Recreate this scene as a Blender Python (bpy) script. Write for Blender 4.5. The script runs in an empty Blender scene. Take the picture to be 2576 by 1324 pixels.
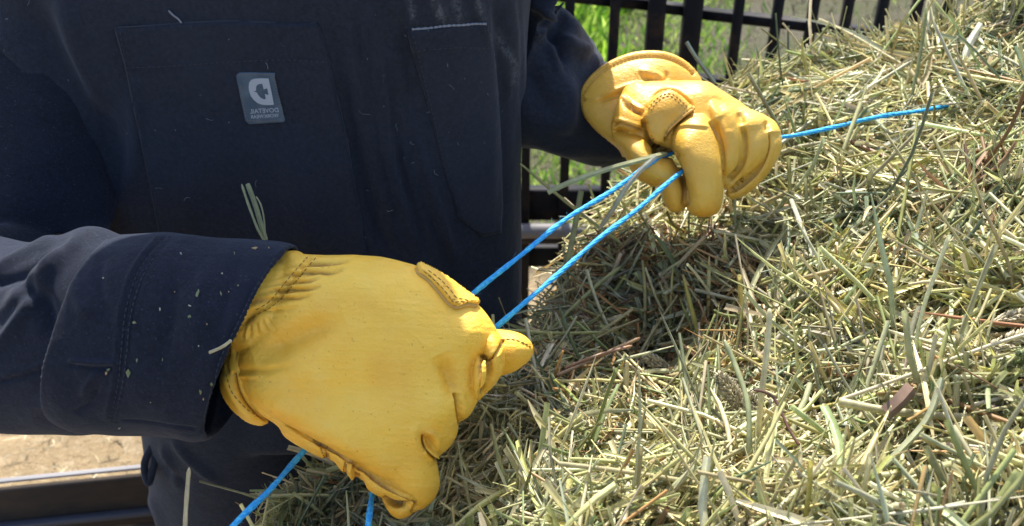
import bpy, bmesh, math, random
import numpy as np
from mathutils import Vector, Matrix
from mathutils.bvhtree import BVHTree
random.seed(7); RNG = np.random.default_rng(7)
R = math.radians
S = bpy.context.scene
COL = S.collection

# ------------------------------------------------------------------ camera, world, sun, exposure
PITCH = 32.0; FPX = 2474.0; W_, H_ = 2576.0, 1323.3
CAM = np.array([0.0, 0.0, 1.5])
FWD = np.array([0.0, math.cos(R(PITCH)), -math.sin(R(PITCH))])
UPV = np.array([0.0, math.sin(R(PITCH)), math.cos(R(PITCH))])
RGT = np.array([1.0, 0.0, 0.0])
cd = bpy.data.cameras.new('camera'); cam = bpy.data.objects.new('camera', cd); COL.objects.link(cam)
cam.location = CAM; cam.rotation_euler = (R(90 - PITCH), 0, 0)
cd.sensor_width = 36; cd.lens = 36 * FPX / W_; cd.clip_start = 0.02; cd.clip_end = 500
cd.dof.use_dof = True; cd.dof.focus_distance = 0.75; cd.dof.aperture_fstop = 11
S.camera = cam

SUN_ELEV, SUN_AZ = 57.0, -3.0        # azimuth measured from +Y (behind the person), positive towards +X
w = bpy.data.worlds.new('World'); S.world = w; w.use_nodes = True
nt = w.node_tree; bg = nt.nodes['Background']
sky = nt.nodes.new('ShaderNodeTexSky'); sky.sky_type = 'NISHITA'; sky.sun_disc = False
sky.sun_elevation = R(SUN_ELEV); sky.sun_rotation = R(SUN_AZ); sky.dust_density = 3.0
nt.links.new(sky.outputs[0], bg.inputs[0]); bg.inputs[1].default_value = 0.15
ld = bpy.data.lights.new('sun', 'SUN'); ld.energy = 4.9; ld.angle = R(0.6); ld.color = (1.0, 0.94, 0.84)
sun = bpy.data.objects.new('sun', ld); COL.objects.link(sun)
sdir = Vector((math.sin(R(SUN_AZ)) * math.cos(R(SUN_ELEV)), math.cos(R(SUN_AZ)) * math.cos(R(SUN_ELEV)), math.sin(R(SUN_ELEV))))
sun.rotation_euler = sdir.to_track_quat('Z', 'Y').to_euler(); sun.location = (0, 2, 5)
S.view_settings.view_transform = 'Standard'; S.view_settings.look = 'None'
S.view_settings.exposure = 1.1; S.view_settings.gamma = 1.0
S.render.engine = 'CYCLES'
S.cycles.max_bounces = 6; S.cycles.diffuse_bounces = 3; S.cycles.use_denoising = True

# ------------------------------------------------------------------ helpers: placing
def P(u, v, d):
    u = np.asarray(u, float); v = np.asarray(v, float); d = np.asarray(d, float)
    x = (u - W_ / 2) / FPX * d; y = (H_ / 2 - v) / FPX * d
    return CAM + x[..., None] * RGT + y[..., None] * UPV + d[..., None] * FWD
def uvd(V):
    q = V - CAM; d = q @ FWD; d = np.where(np.abs(d) < 1e-6, 1e-6, d)
    return W_ / 2 + (q @ RGT) / d * FPX, H_ / 2 - (q @ UPV) / d * FPX, d
def Z1(pts): return [(447.2 + .5674 * x, 572.4 + .5674 * y) for x, y in pts]
def Z2(pts): return [(1341.6 + .4054 * x, 71.6 + .4054 * y) for x, y in pts]

def tag(o, label=None, cat=None, group=None, kind=None):
    if label: o['label'] = label
    if cat: o['category'] = cat
    if group: o['group'] = group
    if kind: o['kind'] = kind
    return o
def empty(name, loc=(0, 0, 0)):
    o = bpy.data.objects.new(name, None); COL.objects.link(o); o.location = loc; return o
def mk(name, V, F, mat, parent=None, smooth=True, attr=None):
    me = bpy.data.meshes.new(name)
    V = np.asarray(V, dtype=np.float32)
    if isinstance(F, np.ndarray):
        k = F.shape[1]; nf = len(F)
        me.vertices.add(len(V)); me.vertices.foreach_set('co', V.ravel())
        me.loops.add(nf * k); me.loops.foreach_set('vertex_index', F.astype(np.int32).ravel())
        me.polygons.add(nf); me.polygons.foreach_set('loop_start', np.arange(0, nf * k, k, dtype=np.int32))
        me.update(calc_edges=True)
    else:
        me.from_pydata(V.tolist(), [], F); me.update()
    if attr is not None:
        a = me.color_attributes.new('Col', 'FLOAT_COLOR', 'POINT')
        c = np.ones((len(V), 4), np.float32); c[:, :3] = attr; a.data.foreach_set('color', c.ravel())
    if smooth: me.polygons.foreach_set('use_smooth', np.ones(len(me.polygons), bool))
    me.materials.append(mat)
    o = bpy.data.objects.new(name, me); COL.objects.link(o)
    if parent is not None:
        o.parent = parent
        if parent.parent is None: o.matrix_parent_inverse = Matrix.Translation(-parent.location)
    return o
def join(lst):
    Vs, Fs, n = [], [], 0
    for V, F in lst:
        Vs.append(np.asarray(V, float)); Fs += [tuple(i + n for i in f) for f in (F.tolist() if isinstance(F, np.ndarray) else F)]; n += len(V)
    return np.concatenate(Vs), Fs

# ------------------------------------------------------------------ helpers: curves & sculpting
def spline(pts, n=10, closed=False):
    p = np.array(pts, float); m = len(p); out = []
    for i in range(m if closed else m - 1):
        if closed: a, b, c, d = p[(i - 1) % m], p[i], p[(i + 1) % m], p[(i + 2) % m]
        else: a, b, c, d = p[max(i - 1, 0)], p[i], p[i + 1], p[min(i + 2, m - 1)]
        for k in range(n):
            t = k / n
            out.append(.5 * ((2 * b) + (-a + c) * t + (2 * a - 5 * b + 4 * c - d) * t * t + (-a + 3 * b - 3 * c + d) * t ** 3))
    if not closed: out.append(p[-1])
    return np.array(out)
def seg_dist(U, V, poly, closed):
    best = np.full(U.shape, 1e9); sgn = np.zeros(U.shape); par = np.zeros(U.shape)
    n = len(poly); m = n if closed else n - 1
    for i in range(m):
        ax, ay = poly[i]; bx, by = poly[(i + 1) % n]; dx, dy = bx - ax, by - ay
        L2 = dx * dx + dy * dy + 1e-12
        t0 = ((U - ax) * dx + (V - ay) * dy) / L2; t = np.clip(t0, 0, 1)
        ex = U - ax - t * dx; ey = V - ay - t * dy; q = ex * ex + ey * ey
        k = q < best; best = np.where(k, q, best)
        sgn = np.where(k, np.sign(dx * (V - ay) - dy * (U - ax)), sgn); par = np.where(k, (i + t) / m, par)
    return np.sqrt(best), sgn, par
def inside(U, V, poly):
    c = np.zeros(U.shape, bool); n = len(poly)
    for i in range(n):
        ax, ay = poly[i]; bx, by = poly[(i + 1) % n]
        if ay == by: continue
        c ^= ((ay > V) != (by > V)) & (U < (bx - ax) * (V - ay) / (by - ay) + ax)
    return c
def poisson(mask):
    lv = [mask]
    while min(lv[-1].shape) > 24: lv.append(lv[-1][::2, ::2])
    phi = None
    for k in range(len(lv) - 1, -1, -1):
        m = lv[k].astype(float)
        if phi is None: phi = np.zeros(m.shape)
        else:
            phi = np.repeat(np.repeat(phi, 2, 0), 2, 1)[:m.shape[0], :m.shape[1]] * 4
            if phi.shape != m.shape: phi = np.pad(phi, ((0, m.shape[0] - phi.shape[0]), (0, m.shape[1] - phi.shape[1])), mode='edge')
        for _ in range(70):
            a = np.pad(phi, 1); phi = m * (a[2:, 1:-1] + a[:-2, 1:-1] + a[1:-1, 2:] + a[1:-1, :-2] + 1) / 4
    return phi
def inflate(pts, d0, tf, tb, su=0., sv=0., step=2.6, prof=.5, raw=False):
    """A rounded solid whose outline is pts, tf thick towards the viewer's side and tb away from it."""
    poly = np.array(pts, float) if raw else spline(pts, 8, True)
    lo = poly.min(0) - 3 * step; hi = poly.max(0) + 3 * step
    us = np.arange(lo[0], hi[0], step); vs = np.arange(lo[1], hi[1], step)
    U, V = np.meshgrid(us, vs, indexing='ij')
    d, _, _ = seg_dist(U, V, poly, True); sd = np.where(inside(U, V, poly), d, -d)
    gu, gv = np.gradient(sd, step); g = np.hypot(gu, gv) + 1e-9; gu /= g; gv /= g
    keep = sd > -.75 * step; rim = sd < .35 * step
    phi = poisson(sd > 0); q = np.clip(phi / phi.max(), 0, 1) ** prof; q[rim] = 0
    U2 = np.where(rim, U - sd * gu, U); V2 = np.where(rim, V - sd * gv, V)
    uc, vc = poly.mean(0); dc = d0 + su * (U2 - uc) + sv * (V2 - vc)
    cell = keep[:-1, :-1] & keep[1:, :-1] & keep[1:, 1:] & keep[:-1, 1:]
    used = np.zeros(keep.shape, bool)
    for a in (slice(0, -1), slice(1, None)):
        for b in (slice(0, -1), slice(1, None)): used[a, b] |= cell
    ci, cj = np.nonzero(cell)
    fi = -np.ones(keep.shape, int); fi[used] = np.arange(used.sum()); nfr = used.sum()
    bi = fi.copy(); nb = used & ~rim; bi[nb] = nfr + np.arange(nb.sum())
    VF = P(U2[used], V2[used], (dc - tf * q)[used]); VB = P(U2[nb], V2[nb], (dc + tb * q)[nb])
    f1 = np.stack([fi[ci, cj], fi[ci, cj + 1], fi[ci + 1, cj + 1], fi[ci + 1, cj]], 1)
    f2 = np.stack([bi[ci, cj], bi[ci + 1, cj], bi[ci + 1, cj + 1], bi[ci, cj + 1]], 1)
    ok = (np.sort(f1, 1) != np.sort(f2, 1)).any(1)
    return np.concatenate([VF, VB]), np.concatenate([f1, f2[ok]])
def remesh(parts, voxel, smooth=3):
    V, F = join(parts)
    me = bpy.data.meshes.new('t'); me.from_pydata(V.tolist(), [], F); me.update()
    o = bpy.data.objects.new('t', me); COL.objects.link(o)
    m = o.modifiers.new('r', 'REMESH'); m.mode = 'VOXEL'; m.voxel_size = voxel
    dg = bpy.context.evaluated_depsgraph_get(); dg.update()
    e = bpy.data.meshes.new_from_object(o.evaluated_get(dg))
    n = len(e.vertices); A = np.empty(n * 3); e.vertices.foreach_get('co', A); A = A.reshape(-1, 3)
    Q = np.empty(len(e.loops), np.int32); e.loops.foreach_get('vertex_index', Q); Q = Q.reshape(-1, 4)
    bpy.data.objects.remove(o); bpy.data.meshes.remove(me); bpy.data.meshes.remove(e)
    return lap(A, Q, smooth), Q
def lap(A, Q, it, lam=.6):
    n = len(A); E = np.concatenate([Q[:, [k, (k + 1) % Q.shape[1]]] for k in range(Q.shape[1])])
    deg = np.bincount(E[:, 0], minlength=n) + np.bincount(E[:, 1], minlength=n) + 1e-9
    for _ in range(it):
        s = np.stack([np.bincount(E[:, 0], A[E[:, 1], c], n) + np.bincount(E[:, 1], A[E[:, 0], c], n) for c in range(3)], 1) / deg[:, None]
        A = A + lam * (s - A)
    return A
def vnorm(A, Q):
    k = Q.shape[1]
    fn = np.cross(A[Q[:, 2]] - A[Q[:, 0]], A[Q[:, 3 if k == 4 else 1]] - A[Q[:, 1 if k == 4 else 0]])
    n = np.stack([sum(np.bincount(Q[:, j], fn[:, c], len(A)) for j in range(k)) for c in range(3)], 1)
    return n / (np.linalg.norm(n, axis=1)[:, None] + 1e-12)
class Sculpt:
    """moves the surface along its normals near curves drawn on it"""
    def __init__(s, A, Q):
        s.A, s.Q = A, Q; s.u, s.v, s.d = uvd(A); s.N = vnorm(A, Q)
        s.f = np.clip(-(s.N @ (FWD / 1)) * 3 + .3, 0, 1); s.D = np.zeros(len(A)); s.W = np.zeros((len(A), 3))
    def line(s, pts, w, h, taper=.12, conv=None):
        pts = conv(pts) if conv else pts; pl = spline(pts, 5); lo = pl.min(0) - 4 * w; hi = pl.max(0) + 4 * w
        k = np.nonzero((s.u > lo[0]) & (s.u < hi[0]) & (s.v > lo[1]) & (s.v < hi[1]))[0]
        d, sg, t = seg_dist(s.u[k], s.v[k], pl, False)
        tp = np.clip(np.minimum(t, 1 - t) / taper, 0, 1) if taper else 1
        s.D[k] += h * np.exp(-(d / w) ** 2) * tp
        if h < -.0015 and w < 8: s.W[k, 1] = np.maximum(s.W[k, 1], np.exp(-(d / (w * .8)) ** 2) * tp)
        return s
    def paint(s, pts, w, amt, ch=0, conv=None, taper=.25):
        pts = conv(pts) if conv else pts; pl = spline(pts, 5); d, sg, t = seg_dist(s.u, s.v, pl, False)
        tp = np.clip(np.minimum(t, 1 - t) / taper, 0, 1) if taper else 1
        s.W[:, ch] = np.clip(s.W[:, ch] + amt * np.exp(-(d / w) ** 2) * tp * (s.f > .3), 0, 1); return s
    def step(s, pts, w, L, h, conv=None, taper=.12):
        """lowers the surface by h on the right-hand side of the line (fading out over L)"""
        pts = conv(pts) if conv else pts; pl = spline(pts, 5); lo = pl.min(0) - 4 * L; hi = pl.max(0) + 4 * L
        k = np.nonzero((s.u > lo[0]) & (s.u < hi[0]) & (s.v > lo[1]) & (s.v < hi[1]))[0]
        d, sg, t = seg_dist(s.u[k], s.v[k], pl, False); x = d * sg
        tp = np.clip(np.minimum(t, 1 - t) / taper, 0, 1)
        s.D[k] -= h * tp * np.where(x > 0, (1 - np.exp(-(x / w) ** 2)) * np.exp(-x / L), 0); return s
    def blob(s, c, r, h, ang=0., conv=None):
        if conv: c = conv([c])[0]
        a = R(ang); x = (s.u - c[0]) * math.cos(a) + (s.v - c[1]) * math.sin(a); y = -(s.u - c[0]) * math.sin(a) + (s.v - c[1]) * math.cos(a)
        s.D += h * np.exp(-(x / r[0]) ** 2 - (y / r[1]) ** 2); return s
    def apply(s, sm=1):
        s.A = s.A + s.N * (s.D * s.f)[:, None]; s.A = lap(s.A, s.Q, sm, .5); return s.A
def rings(secs, seg=96, per=14, power=2.0):
    """tube through sections; each is (centre, half-axis a, half-axis b)"""
    arr = spline([np.concatenate([np.asarray(c, float), np.asarray(a, float), np.asarray(b, float)]) for c, a, b in secs], per)
    th = np.linspace(0, 2 * math.pi, seg, endpoint=False)
    cs, sn = np.cos(th), np.sin(th); cs = np.sign(cs) * np.abs(cs) ** (2 / power); sn = np.sign(sn) * np.abs(sn) ** (2 / power)
    V = arr[:, None, :3] + cs[None, :, None] * arr[:, None, 3:6] + sn[None, :, None] * arr[:, None, 6:9]
    n = len(arr); i, j = np.meshgrid(np.arange(n - 1), np.arange(seg), indexing='ij')
    q = np.stack([i * seg + j, i * seg + (j + 1) % seg, (i + 1) * seg + (j + 1) % seg, (i + 1) * seg + j], -1).reshape(-1, 4)
    return V.reshape(-1, 3), q
def cap(V, q, seg):
    V = np.concatenate([V, V[:seg].mean(0)[None], V[-seg:].mean(0)[None]]); n = len(V)
    F = q.tolist() + [(n - 2, (j + 1) % seg, j) for j in range(seg)] + [(n - 1, n - 2 - seg + j, n - 2 - seg + (j + 1) % seg) for j in range(seg)]
    return V, F
def TB(secs, th, skew=0., back=None):
    """sections from top point, bottom point and depth: ((u,v),(u,v),d[,thickness])"""
    out = []
    for s in secs:
        t, b, d = s[:3]; h = s[3] if len(s) > 3 else th
        pt, pb = P(t[0], t[1], d), P(b[0], b[1], d)
        out.append(((pt + pb) / 2, (pt - pb) / 2, FWD * h + RGT * skew))
    return out
def fbm(V, scale, seed=0, oct=3):
    r = np.random.default_rng(seed); out = np.zeros(len(V)); amp = 1.
    for o in range(oct):
        for _ in range(5):
            k = r.normal(size=3); k *= scale * (2 ** o) / np.linalg.norm(k); out += amp * np.sin(V @ k * 6.283 + r.uniform(0, 6.28)) / 5
        amp *= .5
    return out

# ------------------------------------------------------------------ helpers: materials
def M(name, base=(.5, .5, .5), rough=.7, spec=.3, sheen=0, sheen_tint=(1, 1, 1)):
    m = bpy.data.materials.new(name); m.use_nodes = True; b = m.node_tree.nodes['Principled BSDF']
    b.inputs['Base Color'].default_value = (*base, 1); b.inputs['Roughness'].default_value = rough
    b.inputs['Specular IOR Level'].default_value = spec
    b.inputs['Sheen Weight'].default_value = sheen; b.inputs['Sheen Tint'].default_value = (*sheen_tint, 1); b.inputs['Sheen Roughness'].default_value = .4
    return m, m.node_tree, b
def N(nt, t, **kw):
    n = nt.nodes.new(t)
    for k, v in kw.items():
        if k in n.inputs: n.inputs[k].default_value = v
        else: setattr(n, k, v)
    return n
def noise(nt, scale, detail=3, rough=.55, stretch=(1, 1, 1), rot=(0, 0, 0), dist=0):
    tc = nt.nodes.new('ShaderNodeTexCoord'); mp = nt.nodes.new('ShaderNodeMapping')
    mp.inputs['Scale'].default_value = stretch; mp.inputs['Rotation'].default_value = rot
    n = nt.nodes.new('ShaderNodeTexNoise'); n.inputs['Scale'].default_value = scale; n.inputs['Detail'].default_value = detail
    n.inputs['Roughness'].default_value = rough; n.inputs['Distortion'].default_value = dist
    nt.links.new(tc.outputs['Object'], mp.inputs[0]); nt.links.new(mp.outputs[0], n.inputs['Vector']); return n.outputs['Fac']
def ramp(nt, fac, stops):
    r = nt.nodes.new('ShaderNodeValToRGB'); e = r.color_ramp.elements
    while len(e) < len(stops): e.new(.5)
    for k, (p, c) in enumerate(stops): e[k].position = p; e[k].color = (*c, 1)
    nt.links.new(fac, r.inputs[0]); return r.outputs[0]
def bump(nt, b, layers):
    prev = None
    for h, s, d in layers:
        n = nt.nodes.new('ShaderNodeBump'); n.inputs['Strength'].default_value = s; n.inputs['Distance'].default_value = d
        nt.links.new(h, n.inputs['Height'])
        if prev: nt.links.new(prev, n.inputs['Normal'])
        prev = n.outputs[0]
    nt.links.new(prev, b.inputs['Normal'])
def mixc(nt, fac, a, b, mode='MIX'):
    n = nt.nodes.new('ShaderNodeMix'); n.data_type = 'RGBA'; n.blend_type = mode
    if isinstance(fac, float): n.inputs[0].default_value = fac
    else: nt.links.new(fac, n.inputs[0])
    for sck, x in ((6, a), (7, b)):
        if isinstance(x, tuple): n.inputs[sck].default_value = (*x, 1)
        else: nt.links.new(x, n.inputs[sck])
    return n.outputs[2]
def voro(nt, scale, stretch=(1, 1, 1), feature='F1'):
    tc = nt.nodes.new('ShaderNodeTexCoord'); mp = nt.nodes.new('ShaderNodeMapping'); mp.inputs['Scale'].default_value = stretch
    v = nt.nodes.new('ShaderNodeTexVoronoi'); v.feature = feature; v.inputs['Scale'].default_value = scale
    nt.links.new(tc.outputs['Object'], mp.inputs[0]); nt.links.new(mp.outputs[0], v.inputs['Vector']); return v.outputs['Distance']

def leather(name, base, dark, rough, grain):
    m, t, b = M(name, base, rough, .5)
    c = mixc(t, ramp(t, noise(t, 9, 3), [(.38, (0, 0, 0)), (.68, (1, 1, 1))]), base, dark)
    c = mixc(t, ramp(t, noise(t, 55, 4, .7), [(.45, (0, 0, 0)), (.8, (.45, .45, .45))]), c, (base[0] * .98, base[1] * 1.12, base[2] * 2.2))
    c = mixc(t, ramp(t, noise(t, 420, 2, .6), [(.68, (0, 0, 0)), (.74, (.6, .6, .6))]), c, (.34, .18, .04))
    c = mixc(t, ramp(t, noise(t, 26, 5, .75), [(.58, (0, 0, 0)), (.78, (.35, .35, .35))]), c, (base[0] * .84, base[1] * .78, base[2] * .8))
    a = t.nodes.new('ShaderNodeVertexColor'); a.layer_name = 'Col'; sp = t.nodes.new('ShaderNodeSeparateColor'); t.links.new(a.outputs[0], sp.inputs[0])
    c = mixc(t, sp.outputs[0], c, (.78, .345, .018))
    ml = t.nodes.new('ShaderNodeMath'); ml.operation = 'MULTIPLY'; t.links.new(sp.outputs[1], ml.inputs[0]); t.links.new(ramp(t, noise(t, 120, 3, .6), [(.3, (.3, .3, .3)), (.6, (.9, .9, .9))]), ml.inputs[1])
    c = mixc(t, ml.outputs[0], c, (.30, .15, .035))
    t.links.new(c, b.inputs['Base Color'])
    bump(t, b, [(voro(t, 900), .4 * grain, .0007), (noise(t, 170, 4, .65, (1, 1.5, 1.7), (0, 0, .3), 1.2), .85 * grain, .0020),
                (noise(t, 60, 3, .6), .35 * grain, .003)])
    b.inputs['Coat Weight'].default_value = .0
    return m
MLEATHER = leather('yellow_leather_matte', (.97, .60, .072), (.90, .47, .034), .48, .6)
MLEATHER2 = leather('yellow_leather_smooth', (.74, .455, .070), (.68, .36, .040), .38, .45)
MSTITCH = M('brown_thread', (.30, .165, .04), .8)[0]; MSTITCH2 = M('tan_thread', (.52, .31, .07), .7)[0]
MLINT = M('leather_edge', (.55, .33, .09), .9)[0]
def cloth(name, base, lint=.03, fuzz=1.0):
    m, t, b = M(name, base, .85, .2, .16, (.70, .76, .90))
    c = mixc(t, ramp(t, noise(t, 14, 4), [(.35, (0, 0, 0)), (.7, (1, 1, 1))]), base, tuple(x * 1.5 for x in base))
    c = mixc(t, ramp(t, noise(t, 260, 5, .8), [(.38, (0, 0, 0)), (.7, (.8, .8, .8))]), c, tuple(x * 2.3 for x in base))
    c = mixc(t, ramp(t, noise(t, 700, 2, .7), [(.64, (0, 0, 0)), (.8, (lint * 8,) * 3)]), c, (.16, .19, .26))
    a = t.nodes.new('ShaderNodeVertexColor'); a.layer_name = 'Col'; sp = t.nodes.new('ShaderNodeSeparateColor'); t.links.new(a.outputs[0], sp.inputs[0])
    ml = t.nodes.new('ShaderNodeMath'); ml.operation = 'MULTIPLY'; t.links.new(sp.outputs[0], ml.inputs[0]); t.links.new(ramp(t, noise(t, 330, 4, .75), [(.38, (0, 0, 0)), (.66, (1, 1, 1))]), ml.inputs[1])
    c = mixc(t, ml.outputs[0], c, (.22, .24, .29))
    t.links.new(c, b.inputs['Base Color'])
    tc = t.nodes.new('ShaderNodeTexCoord'); wv = t.nodes.new('ShaderNodeTexWave'); wv.bands_direction = 'DIAGONAL'
    wv.inputs['Scale'].default_value = 380; wv.inputs['Distortion'].default_value = 1.5; t.links.new(tc.outputs['Object'], wv.inputs[0])
    bump(t, b, [(wv.outputs['Fac'], .4, .0005), (noise(t, 900, 3, .7), .5 * fuzz, .0008), (noise(t, 45, 4, .6), .5, .004)])
    return m
MNAVY = cloth('navy_cotton', (.0115, .0152, .0250))
MNAVY2 = cloth('navy_brushed_cotton', (.0068, .0095, .0180), .06, 1.6)

# ------------------------------------------------------------------ drape: thin pieces lying on a surface
def bvh_of(A, Q): return BVHTree.FromPolygons([tuple(x) for x in A.tolist()], Q.tolist() if isinstance(Q, np.ndarray) else Q)
def hit(bv, u, v):
    p = P(u, v, 1.0); dr = Vector(p - CAM).normalized(); r = bv.ray_cast(Vector(CAM), dr)
    return r
def drape(bv, pts, lift, step=5., raw=True, edge=1.0, sink=.002):
    """thin panel of real thickness on the surface bv: front face lifted, rim turned down into the cloth"""
    poly = np.array(pts, float)
    if not raw: poly = spline(poly, 6, True)
    lo = poly.min(0) - 2 * step; hi = poly.max(0) + 2 * step
    U, V = np.meshgrid(np.arange(lo[0], hi[0], step), np.arange(lo[1], hi[1], step), indexing='ij')
    d, _, _ = seg_dist(U, V, poly, True); sd = np.where(inside(U, V, poly), d, -d)
    gu, gv = np.gradient(sd, step); g = np.hypot(gu, gv) + 1e-9; gu /= g; gv /= g
    keep = sd > -.75 * step; rim = sd < .35 * step
    U = np.where(rim, U - sd * gu, U); V = np.where(rim, V - sd * gv, V)
    cell = keep[:-1, :-1] & keep[1:, :-1] & keep[1:, 1:] & keep[:-1, 1:]
    used = np.zeros(keep.shape, bool)
    for a in (slice(0, -1), slice(1, None)):
        for b in (slice(0, -1), slice(1, None)): used[a, b] |= cell
    idx = -np.ones(keep.shape, int); ii, jj = np.nonzero(used); idx[ii, jj] = np.arange(len(ii))
    F_, B_ = [], []; last = None
    for i, j in zip(ii, jj):
        h = hit(bv, U[i, j], V[i, j])
        if h[0] is None: p, n = (last if last else (Vector(P(U[i, j], V[i, j], .9)), Vector(-FWD)))
        else:
            p, n = h[0], h[1]
            if n.dot(Vector(FWD)) > 0: n = -n
            last = (p, n)
        k = lift * min(1.0, .55 + .45 * max(sd[i, j], 0) / (edge * step))
        F_.append(p + n * k); B_.append(p - n * sink)
    n = len(F_); ci, cj = np.nonzero(cell); F = []
    cnt = {}
    for i, j in zip(ci.tolist(), cj.tolist()):
        q = (idx[i, j], idx[i, j + 1], idx[i + 1, j + 1], idx[i + 1, j]); F.append(tuple(int(x) for x in q)); F.append(tuple(int(x) + n for x in q[::-1]))
        for a, b in zip(q, q[1:] + q[:1]):
            if (b, a) in cnt: del cnt[(b, a)]
            else: cnt[(a, b)] = 1
    for a, b in cnt: F.append((int(b), int(a), int(a) + n, int(b) + n))
    return np.array([tuple(x) for x in F_ + B_]), F
def tube(pts, rad, seg=6, closed=False):
    pts = np.asarray(pts, float); n = len(pts); rad = np.broadcast_to(np.asarray(rad, float), (n,))
    t = np.gradient(pts, axis=0); t /= np.linalg.norm(t, axis=1)[:, None] + 1e-12
    ref = np.array([0, 0, 1.]) if abs(t[:, 2]).mean() < .8 else np.array([1., 0, 0])
    a = np.cross(t, ref); a /= np.linalg.norm(a, axis=1)[:, None] + 1e-12; b = np.cross(t, a)
    th = np.linspace(0, 2 * math.pi, seg, endpoint=False)
    V = pts[:, None] + rad[:, None, None] * (np.cos(th)[None, :, None] * a[:, None] + np.sin(th)[None, :, None] * b[:, None])
    return cap(V.reshape(-1, 3), np.stack([(lambda i, j: np.stack([i * seg + j, i * seg + (j + 1) % seg, (i + 1) * seg + (j + 1) % seg, (i + 1) * seg + j], -1))(*np.meshgrid(np.arange(n - 1), np.arange(seg), indexing='ij'))], 0).reshape(-1, 4), seg)
def on_surface(bv, pts, lift=.0003, conv=None, n=8):
    pts = conv(pts) if conv else pts; out = []
    for u, v in spline(pts, n):
        h = hit(bv, u, v)
        if h[0] is not None:
            nn = h[1] if h[1].dot(Vector(FWD)) < 0 else -h[1]; out.append(np.array(h[0] + nn * lift))
    return np.array(out)
def stitches(bv, pts, rad=.00038, dash=.0032, gap=.0014, lift=.0002, conv=None):
    L = on_surface(bv, pts, lift, conv, 14); parts = []
    if len(L) < 3: return None
    s = np.concatenate([[0], np.cumsum(np.linalg.norm(np.diff(L, axis=0), axis=1))])
    q = 0.
    while q < s[-1] - dash:
        k = np.linspace(q, q + dash, 4); pp = np.stack([np.interp(k, s, L[:, c]) for c in range(3)], 1)
        parts.append(tube(pp, [rad * .5, rad, rad, rad * .5], 5)); q += dash + gap
    return join(parts) if parts else None

# ------------------------------------------------------------------ the person
person = empty('person', (-0.20, 0.92, 0.0))
tag(person, 'person in navy coveralls and yellow leather work gloves pulling blue twine off the hay', 'person')

# ---- near glove
g = []
g.append(inflate(Z1([(560,118),(640,122),(720,122),(800,122),(900,130),(1000,152),(1080,178),(1150,215),(1220,260),(1290,312),(1340,350),(1378,395),(1405,440),(1425,490),(1420,545),(1385,578),(1345,572),(1328,610),(1325,660),(1333,720),(1332,768),(1290,840),(1250,872),(1238,920),(1212,965),(1178,1000),(1147,1025),(1154,1060),(1158,1110),(1150,1170),(1120,1220),(1070,1250),(1010,1210),(930,1150),(850,1095),(780,1045),(680,980),(580,920),(480,860),(400,810),(340,760),(290,700),(262,640),(268,560),(290,500),(285,440),(320,370),(370,310),(410,220),(440,150),(500,112)]), .735, .043, .040, prof=.42))
g.append(inflate(Z1([(200,120),(420,110),(560,118),(600,300),(560,600),(420,700),(300,600),(180,480),(100,300)]), .742, .034, .034))
g.append(inflate(Z1([(320,720),(400,790),(500,850),(600,910),(700,965),(790,1020),(850,1090),(835,1130),(790,1116),(740,1100),(710,1070),(680,1040),(640,1030),(600,1010),(560,990),(510,960),(470,930),(440,890),(400,860),(350,810)]), .735, .024, .028))
g.append(inflate(Z1([(770,1030),(860,1080),(940,1130),(1000,1165),(1062,1200),(1056,1240),(980,1232),(905,1205),(868,1185),(835,1160),(818,1128),(780,1080)]), .728, .018, .03))
g.append(inflate(Z1([(900,1190),(960,1215),(1040,1205),(1075,1240),(1020,1285),(985,1293),(950,1280),(918,1240)]), .738, .018, .03))
g.append(inflate(Z1([(1320,575),(1350,566),(1380,580),(1388,640),(1380,700),(1352,745),(1330,768),(1310,720),(1305,640)]), .722, .020, .03))
g.append(inflate(Z1([(1370,440),(1425,475),(1446,530),(1451,585),(1443,635),(1418,685),(1378,733),(1333,768),(1345,700),(1350,600),(1340,520)]), .738, .026, .035))
g.append(inflate(Z1([(1350,455),(1412,452),(1480,458),(1530,475),(1565,505),(1578,540),(1570,575),(1540,607),(1500,635),(1460,650),(1400,660),(1350,600)]), .762, .020, .024))
# far side: the curled fingers closed round the twine, seen from the side only
for cx, cy, rr in ((1230,560,95),(1190,720,90),(1110,880,85),(1010,1020,80)):
    g.append(inflate(Z1([(cx-260,cy-60),(cx-100,cy-rr),(cx+60,cy-rr*.7),(cx+100,cy),(cx+50,cy+rr*.6),(cx-100,cy+rr*.7),(cx-250,cy+40)]), .790, .020, .018))
A, Q = remesh(g, .00075, 4)
sc = Sculpt(A, Q); c1 = Z1
# broad forms: tendon ridge above the palm seam, hollow behind the thumb, knuckle swellings
sc.line([(290,690),(420,760),(600,850),(800,960),(980,1080)], 34, 0.0085, .3, c1)
sc.line([(330,560),(450,520),(600,450),(740,400)], 34, -0.0085, .3, c1)
sc.line([(600,700),(800,720),(1000,700)], 50, -0.0051, .4, c1)
sc.blob((1270,480), (55,48), .0045, 0, c1); sc.blob((1150,820), (45,40), .0035, 0, c1); sc.blob((1080,1130), (45,45), .003, 0, c1)
sc.line([(1160,560),(1210,660),(1240,760)], 22, -0.00765, .35, c1)
sc.blob((900,300), (130,60), .0025, 10, c1)
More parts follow.
